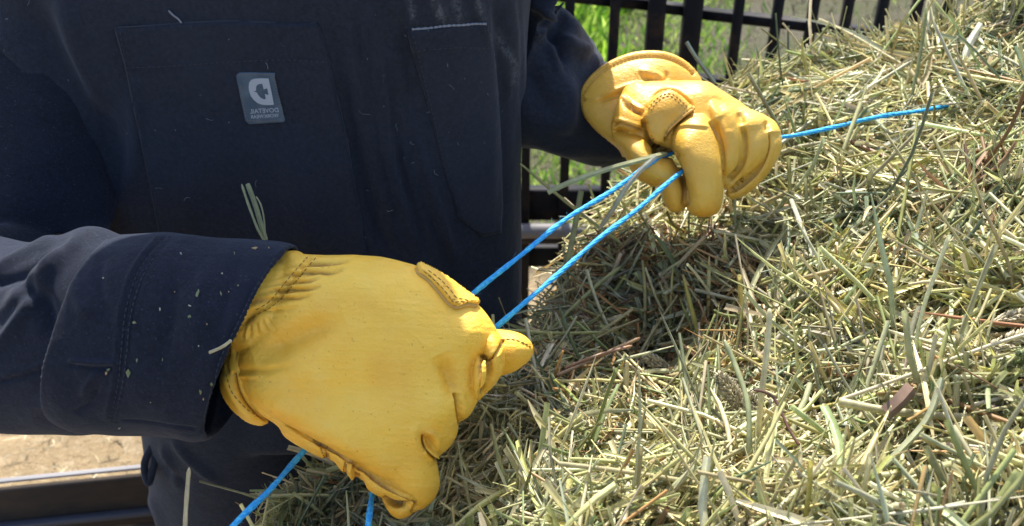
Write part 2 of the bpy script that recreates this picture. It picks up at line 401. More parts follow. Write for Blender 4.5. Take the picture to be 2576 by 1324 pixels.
# creases and overlaps
sc.step([(340,770),(430,830),(520,880),(600,930),(700,990),(790,1050),(860,1095),(940,1150),(1000,1190),(1057,1215)], 2.0, 26, .0042, c1)
sc.line([(600,930),(700,990),(790,1050),(860,1095),(940,1150),(1000,1190),(1057,1215)], 3.81, -0.0036, .04, c1)
sc.line([(1057,1213),(1052,1240),(1036,1266)], 3.81, -0.0033, .1, c1)
sc.line([(905,1203),(950,1225),(1000,1230),(1045,1217)], 4.12, -0.0036, .1, c1)
sc.line([(1443,500),(1422,548),(1386,580),(1350,570),(1330,592),(1324,640),(1330,700),(1331,768)], 3.81, -0.0039, .06, c1)
sc.line([(1350,566),(1375,585),(1386,630),(1380,690),(1352,742)], 3.81, -0.0033, .06, c1)
sc.line([(1232,735),(1234,790),(1241,835),(1249,872),(1262,905)], 3.2, -.004, .12, c1)
sc.line([(1240,700),(1270,790),(1262,850)], 10, 0.00306, .3, c1)
sc.blob((1120,958), (12,20), -.0080, -20, c1); sc.line([(1086,915),(1090,965),(1112,1000),(1148,1030),(1170,1042)], 3.4, -.005, .12, c1)
sc.line([(1095,915),(1120,912),(1145,935),(1150,965),(1146,1000)], 8.15, 0.0033, .2, c1)
sc.line([(1092,985),(1120,998),(1146,1022)], 8.15, 0.006, .2, c1)
sc.line([(1100,1000),(1060,960),(1050,900),(1080,860)], 12, 0.00204, .3, c1)
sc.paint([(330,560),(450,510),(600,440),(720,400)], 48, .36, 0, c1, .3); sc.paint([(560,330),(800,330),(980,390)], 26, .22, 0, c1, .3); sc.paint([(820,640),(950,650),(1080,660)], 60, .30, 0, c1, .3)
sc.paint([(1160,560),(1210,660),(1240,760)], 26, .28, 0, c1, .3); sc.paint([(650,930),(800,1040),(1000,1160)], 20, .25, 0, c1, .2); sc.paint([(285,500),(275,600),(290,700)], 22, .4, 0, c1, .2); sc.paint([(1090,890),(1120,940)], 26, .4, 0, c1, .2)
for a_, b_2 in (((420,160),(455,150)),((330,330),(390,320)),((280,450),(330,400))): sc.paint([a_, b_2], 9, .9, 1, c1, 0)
sc.step([(1338,800),(1331,768),(1329,700),(1324,640),(1330,592),(1350,570)], 2.2, 16, .0050, c1, .05)
sc.step([(1352,742),(1380,690),(1386,630),(1375,585)], 2.0, 14, .0030, c1, .05)
sc.step([(1262,905),(1249,872),(1241,835),(1234,790),(1232,735)], 2.2, 18, .0055, c1, .1)
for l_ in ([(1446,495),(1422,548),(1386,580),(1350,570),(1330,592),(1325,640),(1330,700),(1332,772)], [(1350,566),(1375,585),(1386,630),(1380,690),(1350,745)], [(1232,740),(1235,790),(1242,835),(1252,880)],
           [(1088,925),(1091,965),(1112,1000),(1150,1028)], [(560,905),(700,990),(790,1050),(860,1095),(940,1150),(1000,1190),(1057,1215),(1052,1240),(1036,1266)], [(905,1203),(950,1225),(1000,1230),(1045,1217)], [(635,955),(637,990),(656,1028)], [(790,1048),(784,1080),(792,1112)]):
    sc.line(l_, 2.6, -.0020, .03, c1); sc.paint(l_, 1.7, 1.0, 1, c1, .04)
# palm-side tucks of the lower edge
sc.line([(634,955),(636,990),(655,1028)], 4.12, -0.0024, 0, c1); sc.line([(662,968),(655,1000),(664,1034)], 4.12, -0.0024, 0, c1)
sc.line([(742,1035),(734,1070),(740,1098)], 4.12, -0.0027, 0, c1); sc.line([(790,1048),(783,1080),(792,1112)], 5.05, -0.0042, 0, c1)
sc.line([(775,1040),(766,1075),(776,1108)], 6.6, 0.0033, 0, c1)
# wrist gathers: ridges running into the elastic seam
for y0, y1, h in ((150,140,.0018),(190,176,.0024),(232,214,.0022),(262,252,.0026),(300,290,.0020),(350,338,.0014)):
    x0 = 560 - (y0 - 120) * .95
    e = (y0 * 7) % 90; w_ = ((y0 * 13) % 17) - 8
    sc.line([(x0 - 70, y0 + 14),(x0 + 40, y0 + 2 + w_ * .6),(x0 + 130 + e * .6, y0 - 4 - w_),(x0 + 200 + e * 1.3, y1 - 10 + w_)], 7.0, h * 1.3, .45, c1)
    sc.line([(x0 - 60, y0 + 30),(x0 + 50, y0 + 16 + w_),(x0 + 120 + e, y0 + 14 - w_ * .5),(x0 + 180 + e, y1 + 8)], 4.4, -h * .85, .45, c1)
    sc.line([(x0 - 10, y0 + 6),(x0 + 60, y0 + 26 - w_),(x0 + 110 + e * .4, y0 + 10)], 3.2, -h * .6, .4, c1)
sc.line([(592,130),(540,190),(490,250),(420,330),(340,378),(280,430)], 8, -0.0035, .05, c1)
for k in range(9):
    x, y = 395 - k * 12, 395 + k * 6
    sc.line([(x, y), (x + 20 - k * 4, y + 34), (x + 34 - k * 6, y + 62)], 2.6, (-.0007, .0006)[k % 2] * (1 + .5 * math.sin(k * 2.1)), .3, c1)
sc.line([(262,640),(300,636),(360,640),(420,632),(520,610)], 8.15, -0.0024, .3, c1); sc.line([(262,655),(320,655),(400,648)], 5.98, 0.0018, .3, c1)
for k in range(8):
    x = 1040 + k * 17; y = 470 + k * 24
    sc.line([(x, y), (x + 40, y + 42), (x + 68, y + 96)], 2.6, -.0006 if k % 2 else .0006, .4, c1)
# fine leather creasing following the hand
sc.D += .00018 * fbm(np.stack([sc.u * .35, sc.v * 1.5, sc.v * 0], 1) * .02, 2.2, 3, 4) * 1.2
sc.D += .0005 * fbm(sc.A, 42, 5, 2)
A = sc.apply(0)
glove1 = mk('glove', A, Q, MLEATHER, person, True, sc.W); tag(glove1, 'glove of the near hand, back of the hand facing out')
BG1 = bvh_of(A, Q)
V, F = inflate(Z1([(430,118),(510,104),(560,118),(590,150),(520,300),(400,480),(330,620),(330,720),(400,850),(385,876),(350,879),(300,861),(240,811),(200,756),(184,700),(189,640),(205,580),(240,480),(300,370),(360,240)]), .748, .026, .030)
Q2 = F; s2 = Sculpt(V, Q2)
s2.line([(245,640),(262,700),(300,770),(350,820),(400,855)], 5, -.006, .05, c1)
s2.line([(205,640),(232,720),(285,800),(350,850)], 9, .003, .2, c1)
s2.line([(262,440),(240,520),(215,600),(232,660)], 3, -.002, .2, c1); s2.line([(300,440),(272,470),(262,520),(255,600)], 3, -.002, .2, c1)
s2.line([(290,400),(230,560)], 6, .002, .2, c1)
V = s2.apply(1)
mk('cuff', V, Q2, MLEATHER, glove1, True, s2.W)
BC1 = bvh_of(V, Q2)
def thread(bv, lines, parent, conv, name='stitching', **k):
    pr = [stitches(bv, l, conv=conv, **k) for l in lines]; pr = [p for p in pr if p]
    if pr: V, F = join(pr); mk(name, V, F, MSTITCH2 if parent.name == 'glove.001' else MSTITCH, parent)
thread(BG1, [[(575,130),(520,192),(470,252),(400,332),(330,372)],[(612,135),(556,200),(505,262),(430,342),(350,390),(300,440)],
             [(634,955),(636,990),(655,1028)],[(664,968),(657,1000),(666,1034)],[(742,1037),(735,1070),(741,1098)]], glove1, c1)
thread(BG1, [[(1430,497),(1480,496),(1530,510),(1572,535)]], glove1, c1, rad=.0005, dash=.003, gap=.001)
thread(BC1, [[(270,440),(250,500),(215,590),(205,640)],[(215,650),(240,730),(300,800),(360,842)]], glove1, c1)
V, F = drape(BG1, Z1([(1055,175),(1070,167),(1090,170),(1120,180),(1180,220),(1250,268),(1318,318),(1331,345),(1320,350),(1290,345),(1262,350),(1235,357),(1203,342),(1160,290),(1110,236),(1066,205)]), .0048, 2.6)
Fq = [f for f in F]
t1 = mk('pull_tab', V, Fq, MLEATHER, glove1)
BT = bvh_of(V, F)
thread(BT, [[(1090,192),(1150,245),(1200,300),(1222,330),(1260,326),(1300,334)],[(1110,190),(1165,232),(1215,285),(1235,310),(1290,322)]], glove1, c1)
L = on_surface(BT, Z1([(1060,183),(1066,203),(1110,234),(1160,288),(1203,338),(1235,352),(1262,346),(1290,341),(1322,346)]), .0002)
if len(L) > 2: V, F = tube(L, .0016, 7); mk('tab_edge', V, F, MLINT, glove1)

# ---- far glove
c2 = Z2; g = []
g.append(inflate(c2([(480,620),(495,540),(535,430),(560,380),(640,340),(760,325),(900,325),(1040,328),(1100,338),(1150,375),(1210,410),(1290,465),(1370,515),(1450,548),(1500,578),(1532,630),(1548,690),(1535,760),(1480,830),(1350,880),(1200,860),(1100,800),(1000,780),(800,780),(620,760),(520,710)]), .955, .040, .045, step=2.4, prof=.42))
g.append(inflate(c2([(1400,535),(1455,552),(1502,582),(1536,640),(1549,700),(1542,760),(1500,850),(1430,945),(1340,1020),(1260,1060),(1212,1052),(1196,1015),(1290,940),(1370,850),(1400,760),(1390,640)]), .950, .024, .04, step=2.4))
g.append(inflate(c2([(1230,470),(1340,500),(1425,545),(1464,620),(1468,720),(1440,810),(1380,890),(1290,955),(1205,1005),(1180,960),(1240,860),(1250,760),(1230,600)]), .942, .025, .04, step=2.4))
g.append(inflate(c2([(1060,440),(1150,440),(1240,500),(1292,590),(1304,690),(1296,800),(1262,890),(1210,948),(1165,958),(1110,830),(1080,620)]), .936, .027, .04, step=2.4))
g.append(inflate(c2([(870,640),(890,590),(960,540),(1060,530),(1120,610),(1160,740),(1178,850),(1182,960),(1176,1070),(1150,1138),(1100,1168),(1040,1173),(985,1157),(950,1110),(945,1020),(940,930),(915,850),(875,780),(855,710)]), .922, .030, .04, step=2.4))
g.append(inflate(c2([(490,640),(560,640),(640,650),(730,700),(790,775),(855,800),(905,860),(945,960),(957,1040),(950,1100),(925,1133),(890,1145),(850,1135),(820,1100),(800,1050),(793,985),(750,985),(690,960),(640,930),(600,870),(570,800),(530,740),(495,700)]), .935, .030, .04, step=2.4))
g.append(inflate(c2([(700,470),(745,420),(800,388),(860,384),(920,420),(990,495),(940,540),(880,590),(830,640),(805,700),(775,720),(730,690),(700,620),(685,550)]), .918, .012, .03, step=2.4))
g.append(inflate(c2([(484,640),(490,570),(515,480),(545,410),(580,430),(620,490),(680,530),(705,600),(690,650),(610,650),(540,625)]), .932, .018, .03, step=2.4))
A, Q = remesh(g, .0009, 3)
sc = Sculpt(A, Q)
sc.line([(1095,578),(1135,650),(1168,745),(1182,850),(1186,960)], 3.0, -0.006, .05, c2)
sc.line([(1297,610),(1307,700),(1300,800),(1268,880),(1215,950)], 3.0, -0.006, .08, c2)
sc.line([(1467,640),(1468,720),(1442,805),(1385,885),(1290,960),(1205,1012)], 3.0, -0.006, .06, c2)
sc.line([(1110,430),(1180,520),(1220,640)], 12, -.0022, .3, c2); sc.line([(1280,520),(1298,600)], 9, -.0024, .3, c2); sc.line([(1440,575),(1462,640)], 8, -0.003, .3, c2)
sc.step([(1186,960),(1182,850),(1168,745),(1135,650),(1095,578)], 2.0, 22, .0060, c2, .08)
sc.step([(1215,950),(1268,880),(1300,800),(1307,700),(1297,610)], 2.0, 20, .0055, c2, .10)
sc.step([(1205,1012),(1290,960),(1385,885),(1442,805),(1468,720),(1467,640)], 2.0, 18, .0050, c2, .08)
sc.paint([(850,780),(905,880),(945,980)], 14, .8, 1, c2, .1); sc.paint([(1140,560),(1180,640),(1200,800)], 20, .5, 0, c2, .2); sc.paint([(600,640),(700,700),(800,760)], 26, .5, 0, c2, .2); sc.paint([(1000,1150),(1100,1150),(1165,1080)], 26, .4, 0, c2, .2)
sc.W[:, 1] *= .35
sc.blob((1060,400), (40,26), .002, 20, c2); sc.blob((1240,520), (26,24), .0015, 0, c2); sc.blob((1390,560), (26,22), .0015, 0, c2)
sc.line([(890,612),(950,598),(1020,604),(1090,612)], 4, .0012, .15, c2); sc.line([(890,628),(950,616),(1020,620),(1088,628)], 4, -.0010, .15, c2)
sc.line([(690,560),(700,640),(735,700),(790,760),(860,776)], 5.67, -0.0075, .1, c2)
sc.line([(690,530),(710,480),(750,428),(800,388),(860,380),(920,416),(992,490)], 4.43, -0.0039, .06, c2)
sc.line([(995,496),(940,545),(880,595),(830,645),(806,705)], 3.0, -0.006, .06, c2)
sc.line([(980,495),(925,540),(868,588),(820,640)], 5.67, 0.003, .1, c2)
sc.line([(548,425),(580,470),(625,505),(680,530)], 5.05, -0.0033, .15, c2); sc.line([(548,412),(590,455),(640,490),(690,512)], 6.6, 0.0027, .2, c2)
sc.line([(490,600),(540,592),(600,612),(690,640)], 5.05, -0.0039, .1, c2); sc.line([(492,576),(540,570),(600,590),(680,618)], 6.6, 0.0027, .2, c2)
sc.line([(540,380),(600,345),(680,335)], 8, 0.003, .3, c2)
sc.line([(860,780),(900,850),(935,930),(955,1030),(950,1110)], 3.0, -0.006, .05, c2)
sc.line([(905,905),(925,960),(938,1030),(925,1100)], 5.05, -0.0018, .2, c2)
sc.blob((825,772), (26,7), -.012, 8, c2)
sc.line([(930,640),(940,760),(990,900),(1030,1050)], 22, 0.00374, .3, c2)
sc.D += .0006 * fbm(sc.A, 30, 15, 2)
A = sc.apply(1)
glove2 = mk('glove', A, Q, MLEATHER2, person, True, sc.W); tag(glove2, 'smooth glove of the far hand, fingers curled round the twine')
BG2 = bvh_of(A, Q)
V, F = drape(BG2, c2([(690,560),(695,520),(712,480),(745,432),(800,392),(860,384),(905,408),(945,440),(972,470),(996,497),(965,522),(925,552),(880,592),(845,628),(818,668),(800,705),(770,700),(730,670),(705,620)]), .0026, 2.4)
fl = mk('thumb_patch', V, F, MLEATHER2, glove2); BFL = bvh_of(V, F)
L = on_surface(BFL, c2([(990,500),(962,521),(925,549),(880,589),(843,626),(816,666)]), .0002)
if len(L) > 2: V, F = tube(L, .0012, 6); mk('patch_edge', V, F, MLINT, glove2)
thread(BFL, [[(715,500),(748,452),(802,412),(855,405),(900,432),(962,492)],[(728,508),(760,462),(806,428),(852,420),(894,448),(945,500)],[(962,500),(905,550),(850,600),(815,655)]], glove2, c2, rad=.0006, dash=.0024, gap=.0016)
V, F = inflate(c2([(280,402),(298,360),(345,302),(420,240),(500,191),(600,153),(700,138),(800,142),(880,165),(950,205),(1010,260),(1048,325),(1040,400),(900,520),(760,640),(620,780),(560,800),(520,745),(450,690),(380,630),(322,560),(291,490)]), .985, .034, .05, step=2.4, prof=.36)
s2 = Sculpt(V, F)
rimp = [(305,450),(312,400),(350,335),(420,272),(500,225),(600,187),(700,172),(800,176),(880,200),(950,240),(1000,290)]
s2.line(rimp, 3.4, -.0035, .02, c2)
s2.line([(x * .985 + 9, y - 17) for x, y in rimp], 5, .0022, .02, c2)
s2.line([(640,300),(700,270),(760,300)], 12, .003, .3, c2)
s2.line([(420,430),(520,380),(640,345),(760,352)], 5, .0032, .2, c2); s2.line([(400,455),(500,420),(600,380)], 5, -.0032, .2, c2)
s2.line([(640,270),(700,310),(760,330)], 6, -.0028, .3, c2); s2.line([(740,270),(790,300),(800,330)], 6, .0026, .3, c2); s2.line([(820,260),(830,300),(815,330)], 5, -.002, .3, c2)
s2.line([(300,440),(380,455),(460,440),(540,420)], 2.4, -.0016, .1, c2)
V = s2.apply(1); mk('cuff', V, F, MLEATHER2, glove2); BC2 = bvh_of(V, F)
thread(BC2, [[(x * .99 + 6, y - 6) for x, y in rimp]], glove2, c2, rad=.0006, dash=.003, gap=.001)

# ---- coverall
def ell(z, cx, cy, hw, hd, tilt=0): return ((cx, cy, z), (-hw, 0, 0), (0, hd, tilt))
body_r = [ell(.78,-.205,.90,.205,.135), ell(.90,-.222,.91,.232,.132), ell(1.0,-.250,.915,.260,.128), ell(1.07,-.250,.917,.260,.126), ell(1.2,-.250,.91,.266,.12),
          ell(1.3,-.228,.915,.252,.118), ell(1.38,-.208,.92,.222,.11), ell(1.44,-.20,.925,.17,.09), ell(1.475,-.20,.93,.10,.075), ell(1.49,-.20,.93,.075,.065)]
parts = []
V, q = rings(body_r, 120, 8, 2.5); parts.append(cap(V, q, 120))
for sx in (-1, 1):
    lx = -.205 + sx * .098
    V, q = rings([ell(.95,lx,.90,.105,.128), ell(.80,lx + sx*.012,.895,.112,.13), ell(.55,lx + sx*.030,.91,.118 if sx < 0 else .098,.112), ell(.3,lx + sx*.03,.94,.078,.088), ell(.08,lx + sx*.035,.95,.08,.09)], 64, 6)
    parts.append(cap(V, q, 64))
A, Q = remesh(parts, .0045, 4)
sc = Sculpt(A, Q)
sc.D += .0040 * fbm(sc.A * np.array([1, .6, .45]), 6, 21, 2)
for pts, wd, h in (([(60,-40),(130,120),(260,330),(300,520)],40,-.012),([(-40,60),(60,160),(130,300)],36,.010),([(-40,350),(100,440),(230,600)],30,.010),([(-60,470),(60,560),(160,680)],24,-.008),
                   ([(900,-60),(940,150),(985,420),(1050,640)],14,.011),([(840,60),(880,300),(940,560),(985,640)],11,-.009),([(870,-60),(905,200),(960,460),(1010,640)],9,.008),([(925,60),(955,260),(1010,480),(1040,640)],8,-.006),([(980,200),(1010,420),(1080,660)],8,-.007),([(1040,260),(1090,480),(1150,680)],10,.009),([(1000,20),(1040,260),(1110,520)],10,-.006),([(60,200),(150,330),(190,520)],18,.010),([(-20,250),(60,300),(180,330)],14,.008),([(1010,-60),(1030,120),(1070,300)],12,-.005),([(300,520),(340,380),(330,200)],16,.006),([(150,-40),(200,160),(260,300)],26,.008),([(1240,-40),(1262,150),(1275,400),(1260,600)],16,-.006),
                   ([(1290,-40),(1300,120),(1330,260),(1330,400)],22,.006),([(1000,-40),(1020,60),(1060,140)],9,.004),([(1080,-60),(1105,10),(1125,70)],9,.005),([(1140,-60),(1150,0),(1170,70)],9,.005),([(1180,-60),(1210,40),(1235,110)],9,.006),
                   ([(700,300),(760,500),(800,640)],40,.004),([(440,560),(520,420),(600,300)],60,.003),
                   ([(400,1120),(430,1170),(450,1230)],9,.006),([(430,1100),(480,1160),(560,1220)],9,.006),([(380,1200),(420,1180),(480,1240)],10,-.005),([(370,1240),(400,1300),(420,1380)],12,.006)):
    sc.line(pts, wd, h, .25)
sc.line([(948,-40),(962,60),(985,180),(1012,300),(1030,420),(1060,520),(1098,620),(1140,760)], 3, .0022, .02)
sc.step([(948,-40),(962,60),(985,180),(1012,300),(1030,420),(1060,520),(1098,620),(1140,760)][::-1], 3, 30, .0040, None, .02)
sc.line([(1222,-40),(1232,60),(1262,120),(1282,180),(1288,260)], 4, .0028, .05)
sc.line([(1300,-40),(1304,120),(1318,300),(1334,440)], 4, -.003, .05)
A = sc.apply(1)
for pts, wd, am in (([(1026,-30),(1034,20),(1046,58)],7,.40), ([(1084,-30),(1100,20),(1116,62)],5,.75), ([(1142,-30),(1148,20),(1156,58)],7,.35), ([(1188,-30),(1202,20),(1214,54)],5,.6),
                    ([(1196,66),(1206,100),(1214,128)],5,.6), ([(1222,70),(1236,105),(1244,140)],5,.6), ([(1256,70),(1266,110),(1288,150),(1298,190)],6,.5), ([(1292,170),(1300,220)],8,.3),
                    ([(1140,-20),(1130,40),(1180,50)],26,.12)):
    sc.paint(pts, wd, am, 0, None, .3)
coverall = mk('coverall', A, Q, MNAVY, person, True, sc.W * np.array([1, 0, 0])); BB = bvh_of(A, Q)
def Z4(pts): return [(x * .47297, y * .47297) for x, y in pts]      # crop of the pocket region
def pocket(name, pts, lift, lab=None):
    V, F = drape(BB, pts, lift, 6.0); o = mk(name, V, F, MNAVY, coverall); tag(o, lab)
    return bvh_of(V, F), o
BP, pk = pocket('bib_pocket', Z4([(612,148),(700,140),(850,134),(960,124),(1100,116),(1250,112),(1400,120),(1560,126),(1692,124),(1720,200),(1755,330),(1790,500),(1840,720),(1880,950),(1930,1200),(1960,1420),(870,1420),(850,1230),(820,1060),(770,830),(720,600),(670,360),(630,220)]), .0030)
BS, pk2 = pocket('side_pocket', [(1026,76),(1085,72),(1120,66),(1160,64),(1196,61),(1226,61),(1240,130),(1252,260),(1260,400),(1262,520),(1258,586),(1232,590),(1212,594),(1180,570),(1152,548),(1140,500),(1120,440),(1100,360),(1070,240),(1045,150)], .0030)
V, F = tube(spline([tuple(P(u, v, 1.08)) for u, v in ((425,1070),(400,1095),(378,1130),(364,1165),(366,1195),(374,1215),(382,1190),(392,1150))], 8), .0042, 8); mk('hip_loop', V, F, MNAVY, coverall)
MTHREADN = M('navy_thread', (.035, .042, .058), .9)[0]
def seam(bv, lines, parent, conv=None, r=.0006, lift=.0003):
    pr = []
    for l in lines:
        L = on_surface(bv, l, lift, conv, 10)
        if len(L) > 3: pr.append(tube(L, r, 5))
    if pr: V, F = join(pr); mk('seam', V, F, MTHREADN, parent)
thread2 = lambda bv, lines, parent, conv=None: (lambda pr: mk('topstitching', *join(pr), MTHREADN, parent) if pr else None)([p for p in [stitches(bv, l, .0005, .003, .0016, .0003, conv) for l in lines] if p])
thread2(BP, [[(650,362),(900,352),(1200,330),(1500,318),(1740,330)],[(640,170),(700,520),(760,830),(830,1150)]], coverall, Z4)
thread2(BS, [[(1040,90),(1080,250),(1125,440),(1150,540),(1212,584),(1250,578)],[(1050,128),(1150,120),(1235,122)]], coverall)
seam(BP, [[(612,148),(850,134),(960,124),(1250,112),(1400,120),(1692,124)],[(612,148),(670,360),(720,600),(770,830),(850,1230)]], coverall, Z4, .0008)
MWORN = M('worn_white_edge', (.20, .22, .26), .9)[0]
L = on_surface(BS, [(1036,76),(1085,72),(1120,67),(1160,65),(1196,62),(1224,62)], .0006, None, 12)
if len(L) > 3: V, F = tube(L, .0011 + .0004 * np.sin(np.arange(len(L)) * 1.7), 6); mk('worn_edge', V, F, MWORN, pk2)
L = on_surface(BB, Z4([(900,55),(925,80),(950,98),(968,120)]), .0012, None, 8)
if len(L) > 3: V, F = tube(L, .0009, 5); mk('loose_thread', V, F, MWORN, coverall)

# lint and threads caught on the cloth
rl = np.random.default_rng(8); pr = []
for k in range(46):
    u, v = rl.uniform(0, 1290), rl.uniform(0, 600)
    if k % 3 == 0: u, v = rl.uniform(900, 1280), rl.uniform(0, 500)
    a = rl.uniform(0, 6.28); Ln = rl.choice([2, 2, 3, 4, 9]); c = rl.normal(0, .7)
    q = on_surface(BB, [(u, v), (u + math.cos(a) * Ln, v + math.sin(a) * Ln), (u + math.cos(a) * Ln + math.cos(a + c) * Ln, v + math.sin(a) * Ln + math.sin(a + c) * Ln)], .0040, None, 3)
    if len(q) > 3: pr.append(tube(q, rl.uniform(.0001, .00026), 4))
mk('lint', *join(pr), MWORN, coverall)['kind'] = 'stuff'

# label patch with its mirrored writing
MPATCH, t_, b_ = M('blue_grey_patch', (.062, .092, .135), .8)
t_.links.new(mixc(t_, ramp(t_, noise(t_, 60, 4), [(.4, (0, 0, 0)), (.7, (1, 1, 1))]), (.062, .095, .135), (.10, .14, .185)), b_.inputs['Base Color'])
bump(t_, b_, [(noise(t_, 1200, 2), .4, .0005)])
MPRINT = M('pale_grey_print', (.36, .40, .46), .8)[0]
def Z8(pts): return [((600 + x * .15106) * .8944, (180 + y * .15106) * .8944) for x, y in pts]
lp = [(430,200),(470,158),(700,152),(1150,162),(1150,260),(1175,370),(1205,520),(1240,650),(1280,800),(1315,960),(1340,1010),(1338,1050),(1310,1080),(1100,1090),(860,1105),(670,1118),(595,1045),(565,900),(530,740),(500,590),(470,420),(440,320)]
V, F = drape(BP, Z8(lp), .0016, 2.0); patch = mk('label_patch', V, F, MPATCH, coverall); BL = bvh_of(V, F)
emb = [(1030,266),(1060,400),(1085,520),(1110,640),(1130,756),(1000,762),(900,752),(820,720),(750,660),(700,590),(668,500),(660,420),(670,340),(710,290),(780,268),(900,262)]
bird = [(912,365),(925,410),(938,468),(1005,448),(1015,500),(1028,574),(960,552),(970,600),(980,652),(930,650),(880,620),(840,575),(815,528),(750,506),(800,492),(798,430),(815,390),(860,368)]
def shape_obj(name, loops, lift, mat, parent, conv):
    bm = bmesh.new()
    for lp_ in loops:
        vs = [bm.verts.new((x, y, 0)) for x, y in conv(lp_)]
        for a, b in zip(vs, vs[1:] + vs[:1]): bm.edges.new((a, b))
    r = bmesh.ops.triangle_fill(bm, use_beauty=True, use_dissolve=False, edges=bm.edges[:])
    bmesh.ops.subdivide_edges(bm, edges=bm.edges[:], cuts=1, use_grid_fill=True)
    V = [v.co.copy() for v in bm.verts]; F = [[v.index for v in f.verts] for f in bm.faces] if not bm.verts.index_update() else []
    bm.free(); return place_flat(name, V, F, lift, mat, parent)
def place_flat(name, V, F, lift, mat, parent):
    out = []
    for c in V:
        h = hit(BL, c[0], c[1]); p = h[0] if h[0] is not None else Vector(P(c[0], c[1], .86))
        n = (h[1] if h[1] is not None else Vector(-FWD)); n = n if n.dot(Vector(FWD)) < 0 else -n
        out.append(tuple(p + n * lift))
    return mk(name, np.array(out), F, mat, parent, smooth=False)
bm = bmesh.new()
shape_obj('emblem', [emb, bird], .0005, MPRINT, patch, Z8)
def text_obj(txt, p0, p1, hgt):
    """mirrored lettering: first letter at p0 (right) running left to p1"""
    cu = bpy.data.curves.new('t', 'FONT'); cu.body = txt; cu.size = 1; cu.offset = .012; cu.resolution_u = 3
    o = bpy.data.objects.new('t', cu); COL.objects.link(o); dg = bpy.context.evaluated_depsgraph_get(); dg.update()
    me = bpy.data.meshes.new_from_object(o.evaluated_get(dg)); n = len(me.vertices)
    A = np.empty(n * 3); me.vertices.foreach_get('co', A); A = A.reshape(-1, 3); F = [list(p.vertices) for p in me.polygons]
    bpy.data.objects.remove(o); bpy.data.meshes.remove(me)
    x = (A[:, 0] - A[:, 0].min()) / np.ptp(A[:, 0]); y = (A[:, 1] - A[:, 1].min()) / np.ptp(A[:, 1])
    sx = -.22 * hgt
    U = p0[0] + (p1[0] - p0[0]) * x + sx * (y - 0) ; V = p0[1] + (p1[1] - p0[1]) * x - hgt * y
    uv = Z8(list(zip(U, V))); return place_flat('lettering', [(a, b, 0) for a, b in uv], F, .0005, MPRINT, patch)
text_obj('DOVETAIL', (1222,893), (688,922), 84)
text_obj('WORKWEAR', (1228,984), (700,1016), 66)
thread(BL, [[(470,200),(700,190),(1120,200)],[(1125,210),(1180,480),(1250,760),(1300,980)],[(620,1040),(900,1065),(1280,1040)],[(500,420),(560,740),(605,1000)]], patch, Z8, name='patch_stitching', rad=.0003, dash=.0012, gap=.0014)

# ---- sleeves
def sleeve(secs, th, seg, per, vox, lines, noise_amp, mat, name, seed, power=2.2, closed=True, label=None):
    V, q = rings(secs, seg, per, power); A, Q = remesh([cap(V, q, seg)], vox, 3)
    sc = Sculpt(A, Q); sc.D += noise_amp * fbm(sc.A, 7, seed, 3)
    for pts, wd, h, tp in lines: sc.line(pts, wd, h, tp)
    A = sc.apply(1); o = mk(name, A, Q, mat, person)
    if label: tag(o, label)
    return o, bvh_of(A, Q)
sh = ((-.375, .93, 1.36), (.02, 0, -.085), (-.02, .08, 0))
sl1, BSL = sleeve([((-.30, .93, 1.375), (0, 0, -.075), (0, .07, 0)), sh, ((-.435, .91, 1.25), (.085, 0, .0), (0, .09, 0)), ((-.465, .84, 1.12), (.10, 0, .0), (0, .10, .02)), ((-.47, .76, 1.02), (.10, .01, .03), (0, .09, .05))] +
    TB([((-90,560),(-110,1090),.80,.070), ((30,602),(0,1084),.775,.066), ((110,606),(90,1086),.762,.062), ((230,580),(215,1092),.752,.060), ((330,598),(320,1085),.748,.056), ((420,620),(400,1060),.745,.05)], .06),
    0, 128, 10, .0026,
    [([(-40,690),(60,640),(150,600)],12,.006,.2), ([(-40,720),(60,690),(140,640)],12,-.006,.2), ([(-30,900),(80,760),(150,660),(215,600)],14,.006,.2), ([(0,960),(80,940),(170,905)],4,-.0035,.05), ([(0,948),(80,928),(170,895)],5,.002,.1),
     ([(40,700),(110,760),(130,860)],22,-.008,.3), ([(0,800),(90,700),(170,640)],20,.007,.3), ([(60,1040),(160,1000),(170,1060)],16,.004,.3), ([(175,620),(230,590),(300,590)],22,.004,.3)], .0030, MNAVY2, 'sleeve', 31, label='sleeve of the near arm, brushed navy cotton dusted with hay')
cuffsec = TB([((300,588),(160,1058),.746,.066), ((340,586),(210,1082),.745,.0665), ((420,583),(290,1094),.744,.066), ((520,598),(370,1096),.743,.064), ((620,600),(440,1100),.742,.062), ((700,606),(500,1106),.742,.060), ((742,616),(534,1102),.742,.058)], .06, 0)
cuffsec = [(c, a, b + RGT * (.0004 * k)) for k, (c, a, b) in enumerate(cuffsec)]
Vo, qo = rings(cuffsec, 160, 16, 2.1); inn = [(c, a * .955, b * .93) for c, a, b in cuffsec]
Vi, qi = rings(inn, 160, 16, 2.1); n = len(Vo)
q = np.concatenate([qo, qi[:, ::-1] + n, np.array([[k, n + k, n + (k + 1) % 160, (k + 1) % 160] for k in range(160)]),
                    np.array([[n - 160 + k, n - 160 + (k + 1) % 160, 2 * n - 160 + (k + 1) % 160, 2 * n - 160 + k] for k in range(160)])])
A, Q = remesh([(np.concatenate([Vo, Vi]), q)], .0016, 2); sc = Sculpt(A, Q)
sc.D += .0022 * fbm(sc.A * np.array([1, 1, .5]), 12, 41, 3)
